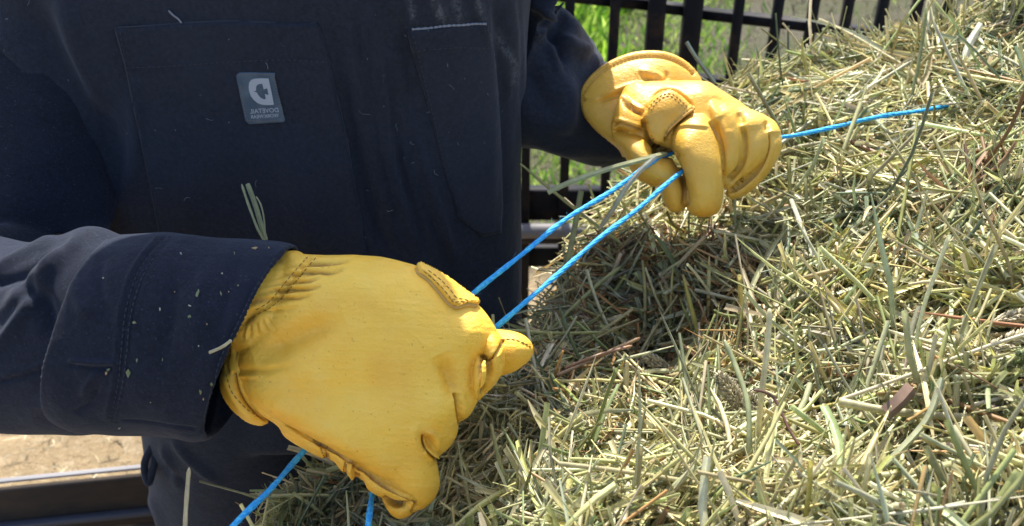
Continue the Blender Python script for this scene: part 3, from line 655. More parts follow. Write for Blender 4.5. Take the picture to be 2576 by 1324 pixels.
for pts, wd, h, tp in (([(418,590),(372,640),(340,700),(318,780),(308,880),(300,960),(278,1060)],3,-.0022,.03), ([(400,592),(352,650),(325,700),(302,780),(292,880),(284,960),(262,1060)],4,.0022,.03),
    ([(436,592),(388,645),(356,705),(332,790),(322,890),(312,970),(290,1070)],2.6,-.0016,.03),
    ([(700,640),(640,720),(590,820),(550,900),(530,1000),(505,1090)],4,-.0022,.04), ([(720,622),(690,655),(655,700),(622,770),(588,850),(560,930),(548,1000),(528,1096)],5,.0024,.02),
    ([(520,640),(500,780),(470,900)],26,.0035,.3), ([(440,660),(430,800),(400,960)],20,-.0030,.3), ([(600,650),(570,760),(520,900)],14,-.0025,.3),
    ([(170,906),(230,912),(290,912)],5,.0030,.1), ([(170,918),(230,926),(290,926)],3,-.002,.1), ([(200,1000),(225,960),(250,930)],8,.003,.3), ([(190,1040),(230,1010),(250,960)],7,-.003,.3), ([(300,1060),(400,1066),(500,1078)],3,-.0016,.1),
    ([(230,800),(200,760),(190,700)],20,.003,.3), ([(260,640),(250,720),(280,820)],16,-.003,.3)):
    sc.line(pts, wd, h, tp)
A = sc.apply(1); cuffo = mk('turned_back_cuff', A, Q, MNAVY2, sl1); BCF = bvh_of(A, Q)
thread2(BCF, [[(414,600),(366,655),(336,710),(314,790),(304,890),(296,970),(276,1060)],[(430,600),(382,655),(352,712),(328,795),(318,895),(308,970),(286,1064)],[(690,650),(640,730),(590,830),(552,910),(532,1000),(508,1085)]], sl1)
sl2, BS2 = sleeve([((-.06, .95, 1.385), (0, 0, .07), (.05, .05, 0)), ((-.01, .96, 1.36), (0, 0, .085), (.06, .06, 0)), ((.045, .99, 1.25), (.05, 0, .075), (.0, .075, 0))] +
    TB([((1385,5),(1275,330),1.02,.075), ((1440,62),(1370,378),1.02,.066), ((1490,112),(1448,404),1.04,.060), ((1512,150),(1500,418),1.045,.050), ((1540,165),(1568,412),1.04,.040), ((1600,215),(1640,370),1.04,.025)], .06),
    0, 110, 10, .0028,
    [([(1325,0),(1370,22),(1420,52),(1470,100)],14,.010,.2), ([(1350,60),(1400,95),(1430,170)],12,-.010,.3), ([(1385,20),(1380,60),(1345,105)],11,.012,.3), ([(1400,85),(1450,118),(1492,135)],18,.011,.3), ([(1320,150),(1350,230),(1400,300)],26,-.008,.3), ([(1420,180),(1430,260),(1420,340)],24,.008,.3),
     ([(1385,100),(1400,150),(1410,200)],8,.004,.3), ([(1500,130),(1508,200),(1500,280)],10,.007,.2), ([(1518,140),(1520,220),(1515,300)],6,-.006,.2), ([(1340,350),(1400,380),(1480,395)],20,.003,.3)], .0032, MNAVY, 'sleeve', 51, label='sleeve of the far arm, folds lit along its top')

# ---- body under the clothes, head out of frame above
def skin_body():
    J = {}; me = bpy.data.meshes.new('body'); vs, es, rad = [], [], []
    def add(p, r, par=None):
        vs.append(p); rad.append(r); k = len(vs) - 1
        if par is not None: es.append((par, k))
        return k
    pel = add((-.19, .93, .92), .13); sp = add((-.195, .92, 1.08), .12, pel); ch = add((-.20, .92, 1.27), .135, sp); nb = add((-.20, .91, 1.44), .06, ch)
    nk = add((-.20, .885, 1.50), .052, nb); hd = add((-.20, .85, 1.58), .085, nk); tp = add((-.20, .84, 1.67), .072, hd)
    ps = P(-100, 830, .80); pw = P(560, 860, .742)
    for sx, el, wr in ((-1, tuple(P(-60, 850, .79)), tuple(pw)), (1, tuple(P(1400, 190, 1.0)), tuple(P(1560, 280, .975)))):
        s = add((-.20 + sx * .15, .92, 1.385), .055, ch); e = add(el, .042, s); f = add(tuple((np.array(el) + np.array(wr)) / 2), .036, e); h = add(wr, .027, f)
    for sx in (-1, 1):
        hp = add((-.19 + sx * .08, .93, .84), .08, pel); kn = add((-.19 + sx * .105, .925, .48), .055, hp); an = add((-.19 + sx * .12, .95, .10), .038, kn); add((-.19 + sx * .13, .86, .04), .034, an)
    me.from_pydata(vs, es, []); o = bpy.data.objects.new('t', me); COL.objects.link(o)
    m = o.modifiers.new('s', 'SKIN')
    for k, r in enumerate(rad): me.skin_vertices[0].data[k].radius = (r, r)
    me.skin_vertices[0].data[0].use_root = True
    m2 = o.modifiers.new('u', 'SUBSURF'); m2.levels = 2
    dg = bpy.context.evaluated_depsgraph_get(); dg.update(); e = bpy.data.meshes.new_from_object(o.evaluated_get(dg))
    V = np.array([v.co[:] for v in e.vertices]); F = [list(p.vertices) for p in e.polygons]; bpy.data.objects.remove(o); return V, F
MSKIN = M('skin', (.55, .33, .23), .5)[0]
V, F = skin_body()
def ball(c, r, seg=20):
    th = np.linspace(0, math.pi, seg + 1)[1:-1]; return cap(*rings([((c[0], c[1], c[2] + r[2] * math.cos(t)), (r[0] * math.sin(t), 0, 0), (0, r[1] * math.sin(t), 0)) for t in th], 24, 1), 24)
hx, hy, hz = -.185, .835, 1.615
A, Q = remesh([(V, F), ball((hx, hy, hz), (.074, .095, .108)), ball((hx, hy - .095, hz - .015), (.014, .02, .024)), ball((hx - .077, hy + .01, hz - .01), (.008, .016, .03)), ball((hx + .077, hy + .01, hz - .01), (.008, .016, .03)), ball((hx, hy - .075, hz - .075), (.03, .022, .02))], .005, 3)
def largest(A, Q):
    lab = np.arange(len(A))
    while True:
        m = lab[Q].min(1); new = lab.copy()
        for k in range(4): np.minimum.at(new, Q[:, k], m)
        new = new[new]
        if (new == lab).all(): break
        lab = new
    k = np.bincount(lab).argmax(); keep = lab == k; ix = np.cumsum(keep) - 1
    return A[keep], ix[Q[keep[Q[:, 0]]]]
A, Q = largest(A, Q)
body = mk('body', A, Q, MSKIN, person)
MHAIR = M('brown_hair', (.06, .035, .02), .6)[0]
V, F = join([ball((hx, hy + .018, hz + .022), (.083, .098, .105)), ball((hx, hy + .09, hz - .06), (.06, .04, .10))]); mk('hair', V, F, MHAIR, person)
MSHADEHAT = M('added_hat_straw', (.42, .32, .17), .85)[0]  # unseen hat, added so its brim shades the near glove and sleeve
V, q = rings([((hx, hy, hz + .05), (.090, 0, 0), (0, .105, 0)), ((hx, hy, hz + .12), (.080, 0, 0), (0, .095, 0)), ((hx, hy, hz + .165), (.05, 0, 0), (0, .06, 0)), ((hx, hy, hz + .17), (.005, 0, 0), (0, .005, 0))], 48, 6); p1 = cap(V, q, 48)
V, q = rings([((hx, hy, hz + .055), (.088, 0, 0), (0, .10, 0)), ((hx, hy, hz + .060), (.14, 0, 0), (0, .15, 0)), ((hx, hy, hz + .052), (.158, 0, 0), (0, .19, 0)), ((hx, hy, hz + .048), (.158, 0, 0), (0, .19, 0)), ((hx, hy, hz + .054), (.14, 0, 0), (0, .15, 0)), ((hx, hy, hz + .049), (.088, 0, 0), (0, .10, 0))], 64, 5)
mk('added_shade_hat', *join([p1, (V, q)]), MSHADEHAT, person)
MBOOT = M('boot_leather', (.09, .05, .03), .6)[0]
for sx in (-1, 1):
    bx = -.185 + sx * .125
    mk('boot', *remesh([cap(*rings([ell(.20,bx,.96,.055,.06), ell(.08,bx,.95,.052,.065), ell(.01,bx,.95,.055,.07)], 32, 5), 32), ball((bx, .87, .045), (.05, .10, .045))], .005, 2), MBOOT, person)

# ------------------------------------------------------------------ baling twine
MTW, t_, b_ = M('blue_twine', (.02, .27, .72), .55, .35)
t_.links.new(mixc(t_, ramp(t_, noise(t_, 260, 3, .6, (1, 1, 1)), [(.45, (0, 0, 0)), (.72, (1, 1, 1))]), (.015, .31, .78), (.09, .58, .84)), b_.inputs['Base Color'])
bump(t_, b_, [(noise(t_, 900, 3, .6), .5, .0006)])
MFUZ = M('blue_fibre', (.18, .45, .70), .6)[0]
def twine(path, r, label, seed):
    rr = np.random.default_rng(seed); pts = spline(path, 60); pts = np.array(pts)
    s = np.concatenate([[0], np.cumsum(np.linalg.norm(np.diff(pts, axis=0), axis=1))]); n = int(s[-1] / .0012)
    q = np.linspace(0, s[-1], n); C = np.stack([np.interp(q, s, pts[:, k]) for k in range(3)], 1)
    for k in range(3): C[:, k] += .0006 * np.sin(q * (30 + 17 * k) + seed)
    t = np.gradient(C, axis=0); t /= np.linalg.norm(t, axis=1)[:, None]; a = np.cross(t, [0, 0, 1.]); a /= np.linalg.norm(a, axis=1)[:, None]; b = np.cross(t, a)
    parts = []
    rv = r * (1 + .10 * np.sin(q * 90) + .06 * np.sin(q * 213 + 1))
    for k in range(6):
        ph = q * 2 * math.pi / .055 + k * math.pi / 3
        X = C + (a * np.cos(ph)[:, None] + b * np.sin(ph)[:, None]) * (rv * .58)[:, None]; parts.append(tube(X, rv * .46, 7))
    o = mk('baling_twine', *join(parts), MTW); tag(o, label, 'twine')
    fz = []
    for _ in range(int(s[-1] * 300)):
        k = rr.integers(2, n - 2); ph = rr.uniform(0, 6.28); d0 = a[k] * math.cos(ph) + b[k] * math.sin(ph); L = rr.uniform(.001, .0045)
        d = d0 * .7 + t[k] * rr.normal() * .9; d2 = d + rr.normal(size=3) * .6
        fz.append(tube(np.array([C[k] + d0 * r * .9, C[k] + d0 * r + d * L * .5, C[k] + d0 * r + (d + d2) * L * .5]), .00007, 3))
    mk('loose_fibres', *join(fz), MFUZ, o); return o
def path(*a): return [tuple(P(u, v, d)) for u, v, d in a]
twine(path((300,2300,.62),(400,1700,.60),(470,1480,.61),(590,1324,.655),(680,1228,.70),(765,1135,.745),(900,990,.765),(1080,830,.775),(1180,746,.79),(1300,648,.815),(1450,535,.855),(1560,466,.885),(1640,408,.905),(1675,390,.93),(1740,370,.955),(1860,350,.965),(1975,345,.975),(2100,318,.985),(2240,290,.995),(2372,268,1.005),(2420,262,1.04)),
      .0021, 'upper blue twine, running through both fists and on into the hay', 3)
twine(path((880,2300,.70),(895,1700,.68),(905,1480,.68),(923,1330,.70),(935,1245,.735),(960,1150,.765),(1060,1000,.78),(1180,880,.78),(1245,823,.785),(1350,735,.805),(1480,625,.84),(1600,527,.875),(1706,440,.905),(1745,412,.935),(1800,390,.955),(1900,360,.962)),
      .0021, 'lower blue twine, ending inside the far fist', 5)

# ------------------------------------------------------------------ ground
def structure(o): o['kind'] = 'structure'; return o
def grid_sheet(x0, x1, y0, y1, nx, ny, zf):
    X, Y = np.meshgrid(np.linspace(x0, x1, nx), np.linspace(y0, y1, ny), indexing='ij'); Z = zf(X, Y)
    i, j = np.meshgrid(np.arange(nx - 1), np.arange(ny - 1), indexing='ij')
    return np.stack([X, Y, Z], -1).reshape(-1, 3), np.stack([i * ny + j, (i + 1) * ny + j, (i + 1) * ny + j + 1, i * ny + j + 1], -1).reshape(-1, 4)
MG, t_, b_ = M('dry_dirt', (.4, .32, .2), .95, .1)
c_ = mixc(t_, ramp(t_, noise(t_, 1.6, 5, .6), [(.35, (0, 0, 0)), (.7, (1, 1, 1))]), (.42, .32, .19), (.30, .225, .13))
c_ = mixc(t_, ramp(t_, noise(t_, 28, 4, .7), [(.50, (0, 0, 0)), (.72, (.8, .8, .8))]), c_, (.50, .41, .28))
# earth turns to dry grey range land and turf farther off
tc = t_.nodes.new('ShaderNodeTexCoord'); sx_ = t_.nodes.new('ShaderNodeSeparateXYZ'); t_.links.new(tc.outputs['Object'], sx_.inputs[0])
mr = t_.nodes.new('ShaderNodeMapRange'); mr.inputs[1].default_value = 2.3; mr.inputs[2].default_value = 2.45; t_.links.new(sx_.outputs[1], mr.inputs[0])
turf = mixc(t_, ramp(t_, noise(t_, 2.2, 5, .65), [(.40, (0, 0, 0)), (.62, (1, 1, 1))]), (.135, .122, .095), (.105, .115, .06))
t_.links.new(mixc(t_, mr.outputs[0], c_, turf), b_.inputs['Base Color'])
bump(t_, b_, [(noise(t_, 22, 6, .7), 1.0, .06), (noise(t_, 130, 4, .7), .7, .008)])
V, F = grid_sheet(-5, 5, -1, 9, 160, 160, lambda X, Y: .012 * np.sin(X * 3.1 + Y * 1.3) + .01 * np.sin(Y * 5.3 - X * 2) - .012 + .0 * X)
n_ = len(V); far = np.array([[-200, -200, -.02], [200, -200, -.02], [200, 300, -.02], [-200, 300, -.02]])
structure(mk('ground', V, F, MG)); structure(mk('ground_beyond', *(np.array([[-200, -200, -.06], [200, -200, -.06], [200, 300, -.06], [-200, 300, -.06]]), [(0, 1, 2, 3)]), MG))

# ------------------------------------------------------------------ ribbons: hay, grass
def ribbons(C, D, N_, L, Wd, bend, K, kind, rr, col, taper):
    """C centre, D unit direction, N_ unit normal, L length, Wd half width, bend curvature, K rows; kind 0 folded blade, 1 round stem"""
    n = len(C); t = np.linspace(-.5, .5, K)[None, :, None]
    side = np.cross(D, N_); side /= np.linalg.norm(side, axis=1)[:, None] + 1e-9
    wob = rr.normal(size=(n, 1, 1)) * .5
    pts = C[:, None] + D[:, None] * (t * L[:, None, None]) + N_[:, None] * ((.25 - t ** 2) * bend[:, None, None] * L[:, None, None]) + side[:, None] * (np.sin(t * 5 + wob * 3) * L[:, None, None] * .06 * wob)
    tw = (rr.normal(size=(n, 1, 1)) * .9) + t * rr.normal(size=(n, 1, 1)) * 1.6
    s2 = side[:, None] * np.cos(tw) + N_[:, None] * np.sin(tw); n2 = -side[:, None] * np.sin(tw) + N_[:, None] * np.cos(tw)
    prof = np.where(taper[:, None, None] > 0, np.clip(1 - np.abs(t * 2) ** 3 * taper[:, None, None], .12, 1), 1.0)
    w = Wd[:, None, None] * prof
    if kind == 0: sec = [(-1, .35), (-.45, .02), (0, -.15), (.45, .05), (1, .35)]; closed = False
    else: sec = [(math.cos(a), math.sin(a)) for a in np.linspace(0, 2 * math.pi, 5, endpoint=False)]; closed = True
    m = len(sec); V = np.stack([pts + s2 * (w * a) + n2 * (w * b) for a, b in sec], 2)      # n,K,m,3
    base = (np.arange(n) * K * m)[:, None, None]; k = np.arange(K - 1)[None, :, None]; j = np.arange(m if closed else m - 1)[None, None, :]; j2 = (j + 1) % m
    q = np.stack(np.broadcast_arrays(base + k * m + j, base + k * m + j2, base + (k + 1) * m + j2, base + (k + 1) * m + j), -1).reshape(-1, 4)
    tt = (t + .5); cc = col[:, None, None, :] * (1 + (rr.normal(size=(n, K, 1, 1)) * .06)) * (1 + rr.normal(size=(n, 1, m, 1)) * .13)
    return V.reshape(-1, 3), q, cc.reshape(-1, 3)
def ribbon_mesh(name, lots, mat, parent=None):
    Vs, Qs, Cs, n = [], [], [], 0
    for V, q, c in lots: Vs.append(V); Qs.append(q + n); Cs.append(c); n += len(V)
    return mk(name, np.concatenate(Vs), np.concatenate(Qs), mat, parent, True, np.clip(np.concatenate(Cs), 0, 1))
def leafmat(name, rough, trans, spec=.35, fib=900):
    m, t, b = M(name, (.4, .4, .2), rough, spec)
    a = t.nodes.new('ShaderNodeVertexColor'); a.layer_name = 'Col'
    c = mixc(t, ramp(t, noise(t, 60, 3, .7), [(.35, (.72, .72, .72)), (.65, (1.12, 1.1, 1.05))]), a.outputs[0], (1, 1, 1), 'MULTIPLY')
    mm = t.nodes.new('ShaderNodeMix'); mm.data_type = 'RGBA'; mm.blend_type = 'MULTIPLY'; mm.inputs[0].default_value = .8
    t.links.new(a.outputs[0], mm.inputs[6]); t.links.new(ramp(t, noise(t, 90, 3, .7), [(.3, (.62, .62, .60)), (.65, (1, 1, 1))]), mm.inputs[7])
    t.links.new(mm.outputs[2], b.inputs['Base Color'])
    tr = t.nodes.new('ShaderNodeBsdfTranslucent'); t.links.new(mm.outputs[2], tr.inputs[0])
    mx = t.nodes.new('ShaderNodeMixShader'); mx.inputs[0].default_value = trans
    out = t.nodes['Material Output']; t.links.new(b.outputs[0], mx.inputs[1]); t.links.new(tr.outputs[0], mx.inputs[2]); t.links.new(mx.outputs[0], out.inputs[0])
    return m
MHAY = leafmat('dried_hay', .42, .28, .6); MGRASS = leafmat('green_grass', .5, .4, .3)

# ------------------------------------------------------------------ hay pile
CTRL = np.array([(430,1324,.84),(600,1324,.84),(900,1324,.86),(1050,1324,.82),(1200,1324,.73),(1600,1324,.635),(2000,1324,.60),(2600,1324,.575),(1500,1560,.58),(2300,1560,.54),(900,1560,.74),(1000,1240,.87),(860,1240,.87),
 (750,1180,.88),(1000,1150,.89),(1150,1100,.87),(1300,1010,.855),(1500,1060,.79),(1900,1080,.705),(2300,1050,.665),(2600,1000,.65),(2900,1000,.62),
 (1380,880,.95),(1550,1000,.85),(1550,920,.99),(1550,820,1.02),(1560,720,1.05),(1700,1000,.82),(1700,930,.98),(1700,830,1.00),(1700,740,1.01),(1700,650,1.04),(1840,1010,.77),(1840,930,.93),(1840,830,.94),(1840,740,.95),(1980,1010,.74),(1980,940,.88),(2000,850,.89),(2000,770,.90),(2150,940,.74),(2180,840,.79),(2250,760,.81),(2600,750,.74),(2900,700,.70),
 (1900,640,.98),(1900,540,1.03),(2200,550,.90),(2600,500,.84),(1900,380,1.09),(2200,350,1.02),(2600,300,.96),(2900,300,.92),(1850,200,1.22),(2200,140,1.20),(2600,50,1.10),(2600,-250,1.28),(2900,-100,1.15),(1560,500,1.18),(1440,720,1.12),(1720,480,1.14)], float)
def depth(u, v):
    u = np.asarray(u, float); v = np.asarray(v, float)
    w = np.exp(-((u[..., None] - CTRL[:, 0]) ** 2 + (v[..., None] - CTRL[:, 1]) ** 2) / (2 * 80. ** 2)) + 1e-6 / (1 + ((u[..., None] - CTRL[:, 0]) ** 2 + (v[..., None] - CTRL[:, 1]) ** 2) / 1e4)
    r = (w * CTRL[:, 2]).sum(-1) / w.sum(-1)
    return r + .010 * np.sin(u * .021 + 1.3 * np.sin(v * .017)) * np.sin(v * .027 + 1.1 * np.sin(u * .013)) + .006 * np.sin(u * .047 + v * .033 + 2 * np.sin(v * .03)) * np.sin(v * .061 - u * .022)
HPOLY = np.array([(3000,-420),(2560,-120),(2480,20),(2300,72),(2110,118),(1930,160),(1850,195),(1800,250),(1720,330),(1650,430),(1560,500),(1490,600),(1440,700),(1400,790),(1345,850),(1290,950),(1235,1030),(1150,1090),(1060,1130),(940,1140),(850,1170),(760,1225),(690,1290),(640,1400),(600,1600),(3000,1600)], float)
step = 12.
U, V_ = np.meshgrid(np.arange(440, 3020, step), np.arange(-430, 1620, step), indexing='ij')
d_, _, _ = seg_dist(U, V_, HPOLY, True); sdh = np.where(inside(U, V_, HPOLY), d_, -d_)
keep = sdh > 16
dd = depth(U, V_) + .012
cell = keep[:-1, :-1] & keep[1:, :-1] & keep[1:, 1:] & keep[:-1, 1:]
idx = -np.ones(keep.shape, int); us_ = np.zeros(keep.shape, bool)
for a in (slice(0, -1), slice(1, None)):
    for b in (slice(0, -1), slice(1, None)): us_[a, b] |= cell
idx[us_] = np.arange(us_.sum()); TOP = P(U[us_], V_[us_], dd[us_]); TOP[:, 2] += .004 * fbm(TOP, 25, 77, 3)
ci, cj = np.nonzero(cell)
F = np.stack([idx[ci, cj], idx[ci, cj + 1], idx[ci + 1, cj + 1], idx[ci + 1, cj]], 1).tolist(); cnt = {}
for q in F:
    for a, b in zip(q, q[1:] + q[:1]):
        if (b, a) in cnt: del cnt[(b, a)]
        else: cnt[(a, b)] = 1
rimv = sorted({x for e in cnt for x in e}); low = {x: len(TOP) + k for k, x in enumerate(rimv)}
LOW = TOP[rimv].copy(); LOW[:, 2] = 0.02; LOW[:, :2] = LOW[:, :2] * 1.0
for a, b in cnt: F.append((b, a, low[a], low[b]))
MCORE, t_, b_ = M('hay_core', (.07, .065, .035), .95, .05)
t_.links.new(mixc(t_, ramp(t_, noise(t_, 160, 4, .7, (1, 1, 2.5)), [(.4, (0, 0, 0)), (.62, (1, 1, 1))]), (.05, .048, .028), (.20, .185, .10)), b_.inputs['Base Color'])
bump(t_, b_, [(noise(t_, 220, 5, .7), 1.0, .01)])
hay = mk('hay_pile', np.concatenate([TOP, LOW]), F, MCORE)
tag(hay, 'heap of dried grass hay broken from a bale, filling the right of the scene', 'hay', kind='stuff')

PAL = np.array([1.17, 1.13, .93]) * np.array([(.60,.56,.33),(.66,.62,.40),(.52,.52,.28),(.42,.45,.22),(.30,.36,.20),(.20,.26,.18),(.45,.46,.33),(.60,.62,.50),(.72,.71,.56),(.56,.40,.20),(.44,.26,.14),(.30,.19,.12),(.54,.54,.20)])
PW = np.array([.15,.14,.12,.11,.08,.05,.09,.11,.12,.03,.015,.01,.03]); PW = PW / PW.sum()
rr = np.random.default_rng(11)
def surf(u, v):
    e = 8.; p = P(u, v, depth(u, v)); a = P(u + e, v, depth(u + e, v)) - p; b = P(u, v - e, depth(u, v - e)) - p
    n = np.cross(a, b); n /= np.linalg.norm(n, axis=1)[:, None]
    n = n * np.where((n @ FWD) > 0, -1, 1)[:, None]; a /= np.linalg.norm(a, axis=1)[:, None]; return p, n, a, np.cross(n, a)
NC = 420; CU = rr.uniform(500, 2950, NC); CV = rr.uniform(-380, 1580, NC); CA = rr.normal(0, .75, NC) + (rr.random(NC) < .25) * 1.4; CC = rr.choice(len(PAL), NC, p=PW); CL = rr.normal(0, .25, NC)
# nothing lies between the viewer and the fists or the taut twine
GP1 = np.array(Z1([(560,118),(800,122),(1000,152),(1150,215),(1340,350),(1445,480),(1578,540),(1500,635),(1440,660),(1332,768),(1240,920),(1150,1030),(1158,1150),(1060,1265),(985,1293),(905,1205),(790,1116),(600,1010),(440,890),(300,860),(180,700),(300,370)]))
GP2 = np.array(Z2([(280,402),(420,240),(600,153),(800,142),(1010,260),(1150,375),(1450,548),(1550,700),(1430,945),(1260,1060),(1100,1173),(850,1135),(795,985),(600,870),(400,660)]))
TWP = [np.array([(560,1360),(765,1135),(1180,746),(1650,400)]), np.array([(918,1400),(935,1245)]), np.array([(1245,823),(1706,440)]), np.array([(1968,345),(2370,268)])]
HEADS = [(1838,985,46),(1893,1018,28),(1652,912,34),(2535,860,38),(2545,800,32)]
def clear_of(C, D, L):
    ok = np.ones(len(C), bool)
    for t in (-.5, -.3, -.1, .1, .3, .5):
        u, v, d = uvd(C + D * (L * t)[:, None])
        ok &= ~(inside(u, v, GP1) & (d < .84)) & ~(inside(u, v, GP2) & (d < 1.0)) & ~((d < .8) & (seg_dist(u, v, GP1, True)[0] < 6))
        for hu, hv, hr in HEADS: ok &= ~((np.hypot(u - hu, v - hv) < hr) & (d < depth(u, v) - .012))
        for w in TWP: ok &= ~(seg_dist(u, v, w, False)[0] < 11) | (d > 1.03)
    return ok
def scatter(n, grow=0, poly=HPOLY):
    out = []
    tot = 0
    while tot < n:
        u = rr.uniform(440, 3000, n); v = rr.uniform(-420, 1600, n)
        d, _, _ = seg_dist(u, v, poly, True); sd = np.where(inside(u, v, poly), d, -d); k = sd > grow
        out.append(np.stack([u[k], v[k]], 1)); tot += k.sum()
    return np.concatenate(out)[:n]
def lot(n, kind, Lm, Ls, wlo, whi, lift_lo, lift_hi, elev, K, grow=6, coh=.6, upright=0., pal=None, bend=.12, sprd=.35, poly=None):
    uv = scatter(n, grow, HPOLY if poly is None else poly); u, v = uv[:, 0], uv[:, 1]; p, nn, a, b = surf(u, v)
    j = np.array([np.argmin((CU - x) ** 2 + (CV - y) ** 2) for x, y in uv])
    ang = np.where(rr.random(n) < coh, CA[j] + rr.normal(0, sprd, n), rr.uniform(0, 6.28, n))
    el = rr.normal(0, elev, n) + np.where(rr.random(n) < coh, CL[j] * .6, 0)
    up = rr.random(n) < upright; el = np.where(up, rr.uniform(.5, 1.4, n), el)
    D = (a * np.cos(ang)[:, None] + b * np.sin(ang)[:, None]) * np.cos(el)[:, None] + nn * np.sin(el)[:, None]
    L = np.clip(rr.lognormal(math.log(Lm), Ls, n), .006, .17); lift = rr.uniform(lift_lo, lift_hi, n)
    C = p + nn * lift[:, None] + D * np.where(up, L * .38, 0)[:, None]
    ok = clear_of(C, D, L); C, D, L, nn, j = C[ok], D[ok], L[ok], nn[ok], j[ok]; n = len(C)
    wd = rr.uniform(wlo, whi, n) / 2
    ci = np.where(rr.random(n) < .45, CC[j], rr.choice(len(PAL), n, p=PW)) if pal is None else rr.choice(pal, n)
    col = PAL[ci] * rr.uniform(.55, 1.12, (n, 1)) * (1 + rr.normal(0, .05, (n, 3)))
    N2 = nn + rr.normal(0, .35, (n, 3)); N2 -= D * (N2 * D).sum(1)[:, None]; N2 /= np.linalg.norm(N2, axis=1)[:, None]
    return ribbons(C, D, N2, L, wd, rr.normal(0, bend, n), K, kind, rr, col, np.where(rr.random(n) < .5, rr.uniform(.3, 1, n), 0.))
lots = [lot(9000, 0, .035, .5, .0020, .0046, -.014, .000, .18, 4), lot(9000, 1, .045, .5, .0012, .0026, -.012, .004, .22, 3, bend=.05),
        lot(8500, 0, .042, .55, .0013, .0040, -.006, .012, .30, 5, coh=.72), lot(9500, 1, .055, .5, .0011, .0028, -.004, .016, .30, 4, bend=.06, coh=.72),
        lot(900, 0, .080, .35, .0026, .0056, .004, .022, .32, 8, upright=.10, bend=.2), lot(1700, 1, .085, .35, .0016, .0036, .004, .024, .28, 6, upright=.12, bend=.05),
        lot(1500, 0, .030, .4, .0013, .0036, .0, .01, .3, 4, upright=1., grow=-2), lot(9000, 0, .008, .4, .0006, .0020, -.002, .008, .6, 3), lot(500, 1, .022, .4, .0026, .0048, .0, .014, .5, 3, pal=[1,8,9,10,11]),
        lot(2200, 0, .014, .5, .0012, .0034, -.004, .008, .5, 4, pal=[9,9,10,11], bend=.4)]
lots += [lot(2000, 1, .070, .4, .0028, .0048, .000, .018, .26, 5, upright=.06, bend=.05, grow=60, coh=.8), lot(1400, 0, .060, .4, .0036, .0062, .000, .014, .28, 7, upright=.06, bend=.25, grow=70, coh=.8)]
HOL = np.array([(1470,640),(1600,560),(1800,600),(1950,700),(1960,850),(1850,960),(1600,990),(1480,930),(1420,820)], float)
lots += [lot(1100, 0, .045, .5, .0016, .0042, .000, .012, .35, 6, pal=[9,10,11,6], bend=.3, poly=HOL), lot(700, 1, .050, .5, .0012, .0026, .000, .014, .35, 5, pal=[9,10,11], bend=.2, poly=HOL)]
lots.append(lot(6000, 1, .035, .5, .0004, .0009, .000, .014, .45, 7, bend=.5))
# ragged side face below the rim of the heap
rp = spline(HPOLY[8:23], 12); k = rr.integers(0, len(rp) - 1, 7000); u = rp[k, 0] + rr.normal(0, 10, 7000); v = rp[k, 1] + rr.normal(0, 10, 7000)
p = P(u, v, depth(u, v) + .015); p[:, 2] -= rr.random(7000) ** 1.3 * .55; p += rr.normal(0, .008, (7000, 3)); D = rr.normal(0, 1, (7000, 3)) * np.array([1, .6, .8]); D /= np.linalg.norm(D, axis=1)[:, None]
N2 = np.cross(D, rr.normal(size=(7000, 3))); N2 /= np.linalg.norm(N2, axis=1)[:, None]
lots.append(ribbons(p, D, N2, np.clip(rr.lognormal(math.log(.045), .4, 7000), .01, .12), rr.uniform(.0015, .0045, 7000) / 2, rr.normal(0, .12, 7000), 5, 0, rr, PAL[rr.choice(len(PAL), 7000, p=PW)] * rr.uniform(.6, 1.1, (7000, 1)), rr.uniform(0, 1, 7000)))
ribbon_mesh('loose_stalks', lots, MHAY, hay)['kind'] = 'stuff'

# ------------------------------------------------------------------ stalks one can single out
def stalk(name, pts, w, col, label, kind=1, tip=.4, group=None, cat='straw'):
    pts = np.array([tuple(P(u, v, d)) for u, v, d in pts]); L = spline(pts, 8); n = len(L)
    rad = np.full(n, w / 2); e = max(2, n // 8); rad[-e:] *= np.linspace(1, tip, e)
    if kind == 1: rad = rad * (1 + .06 * np.sin(np.arange(n) * .9))
    if kind == 1: V, F = tube(L, rad, 7)
    else:
        t = np.gradient(L, axis=0); t /= np.linalg.norm(t, axis=1)[:, None]; s = np.cross(t, FWD); s /= np.linalg.norm(s, axis=1)[:, None]; nn = np.cross(s, t)
        sec = [(-1, .25), (-.1, -.18), (1, .25), (.1, .02)]
        V = np.stack([L + s * (rad * a)[:, None] + nn * (rad * b)[:, None] for a, b in sec], 1).reshape(-1, 3)
        F = [(i * 4 + j, i * 4 + (j + 1) % 4, i * 4 + 4 + (j + 1) % 4, i * 4 + 4 + j) for i in range(n - 1) for j in range(4)] + [(0, 1, 2, 3), ((n - 1) * 4 + 3, (n - 1) * 4 + 2, (n - 1) * 4 + 1, (n - 1) * 4)]
    kc = np.tile([.80, 1.12, .88, 1.02], len(V) // 4)[:len(V), None] if kind == 0 else (1 + .16 * np.sin(np.arange(len(V)) * 6.28 / 7 * 2))[:, None]
    c = np.array(col)[None] * kc * (1 + .10 * np.sin(V @ np.array([90, 60, 130.])))[:, None] * np.ones((1, 3))
    o = mk(name, V, F, MHAY, None, kind == 1, np.clip(c, 0, 1))
    tag(o, label, cat, group); return o
PALE = (.56, .54, .33); STR = (.54, .50, .30); GRN = (.34, .40, .18); TAN = (.46, .30, .17); WHT = (.60, .60, .48)
def dp(u, v, o=0): return float(depth(np.array([u]), np.array([v]))[0]) - o
stalk('straw_stalk', [(1378,484,.885),(1440,456,.885),(1530,425,.89),(1640,395,.895),(1680,385,.915)], .0048, (.46,.47,.24), 'pale split straw caught between the upper twine and the far fist', 0)
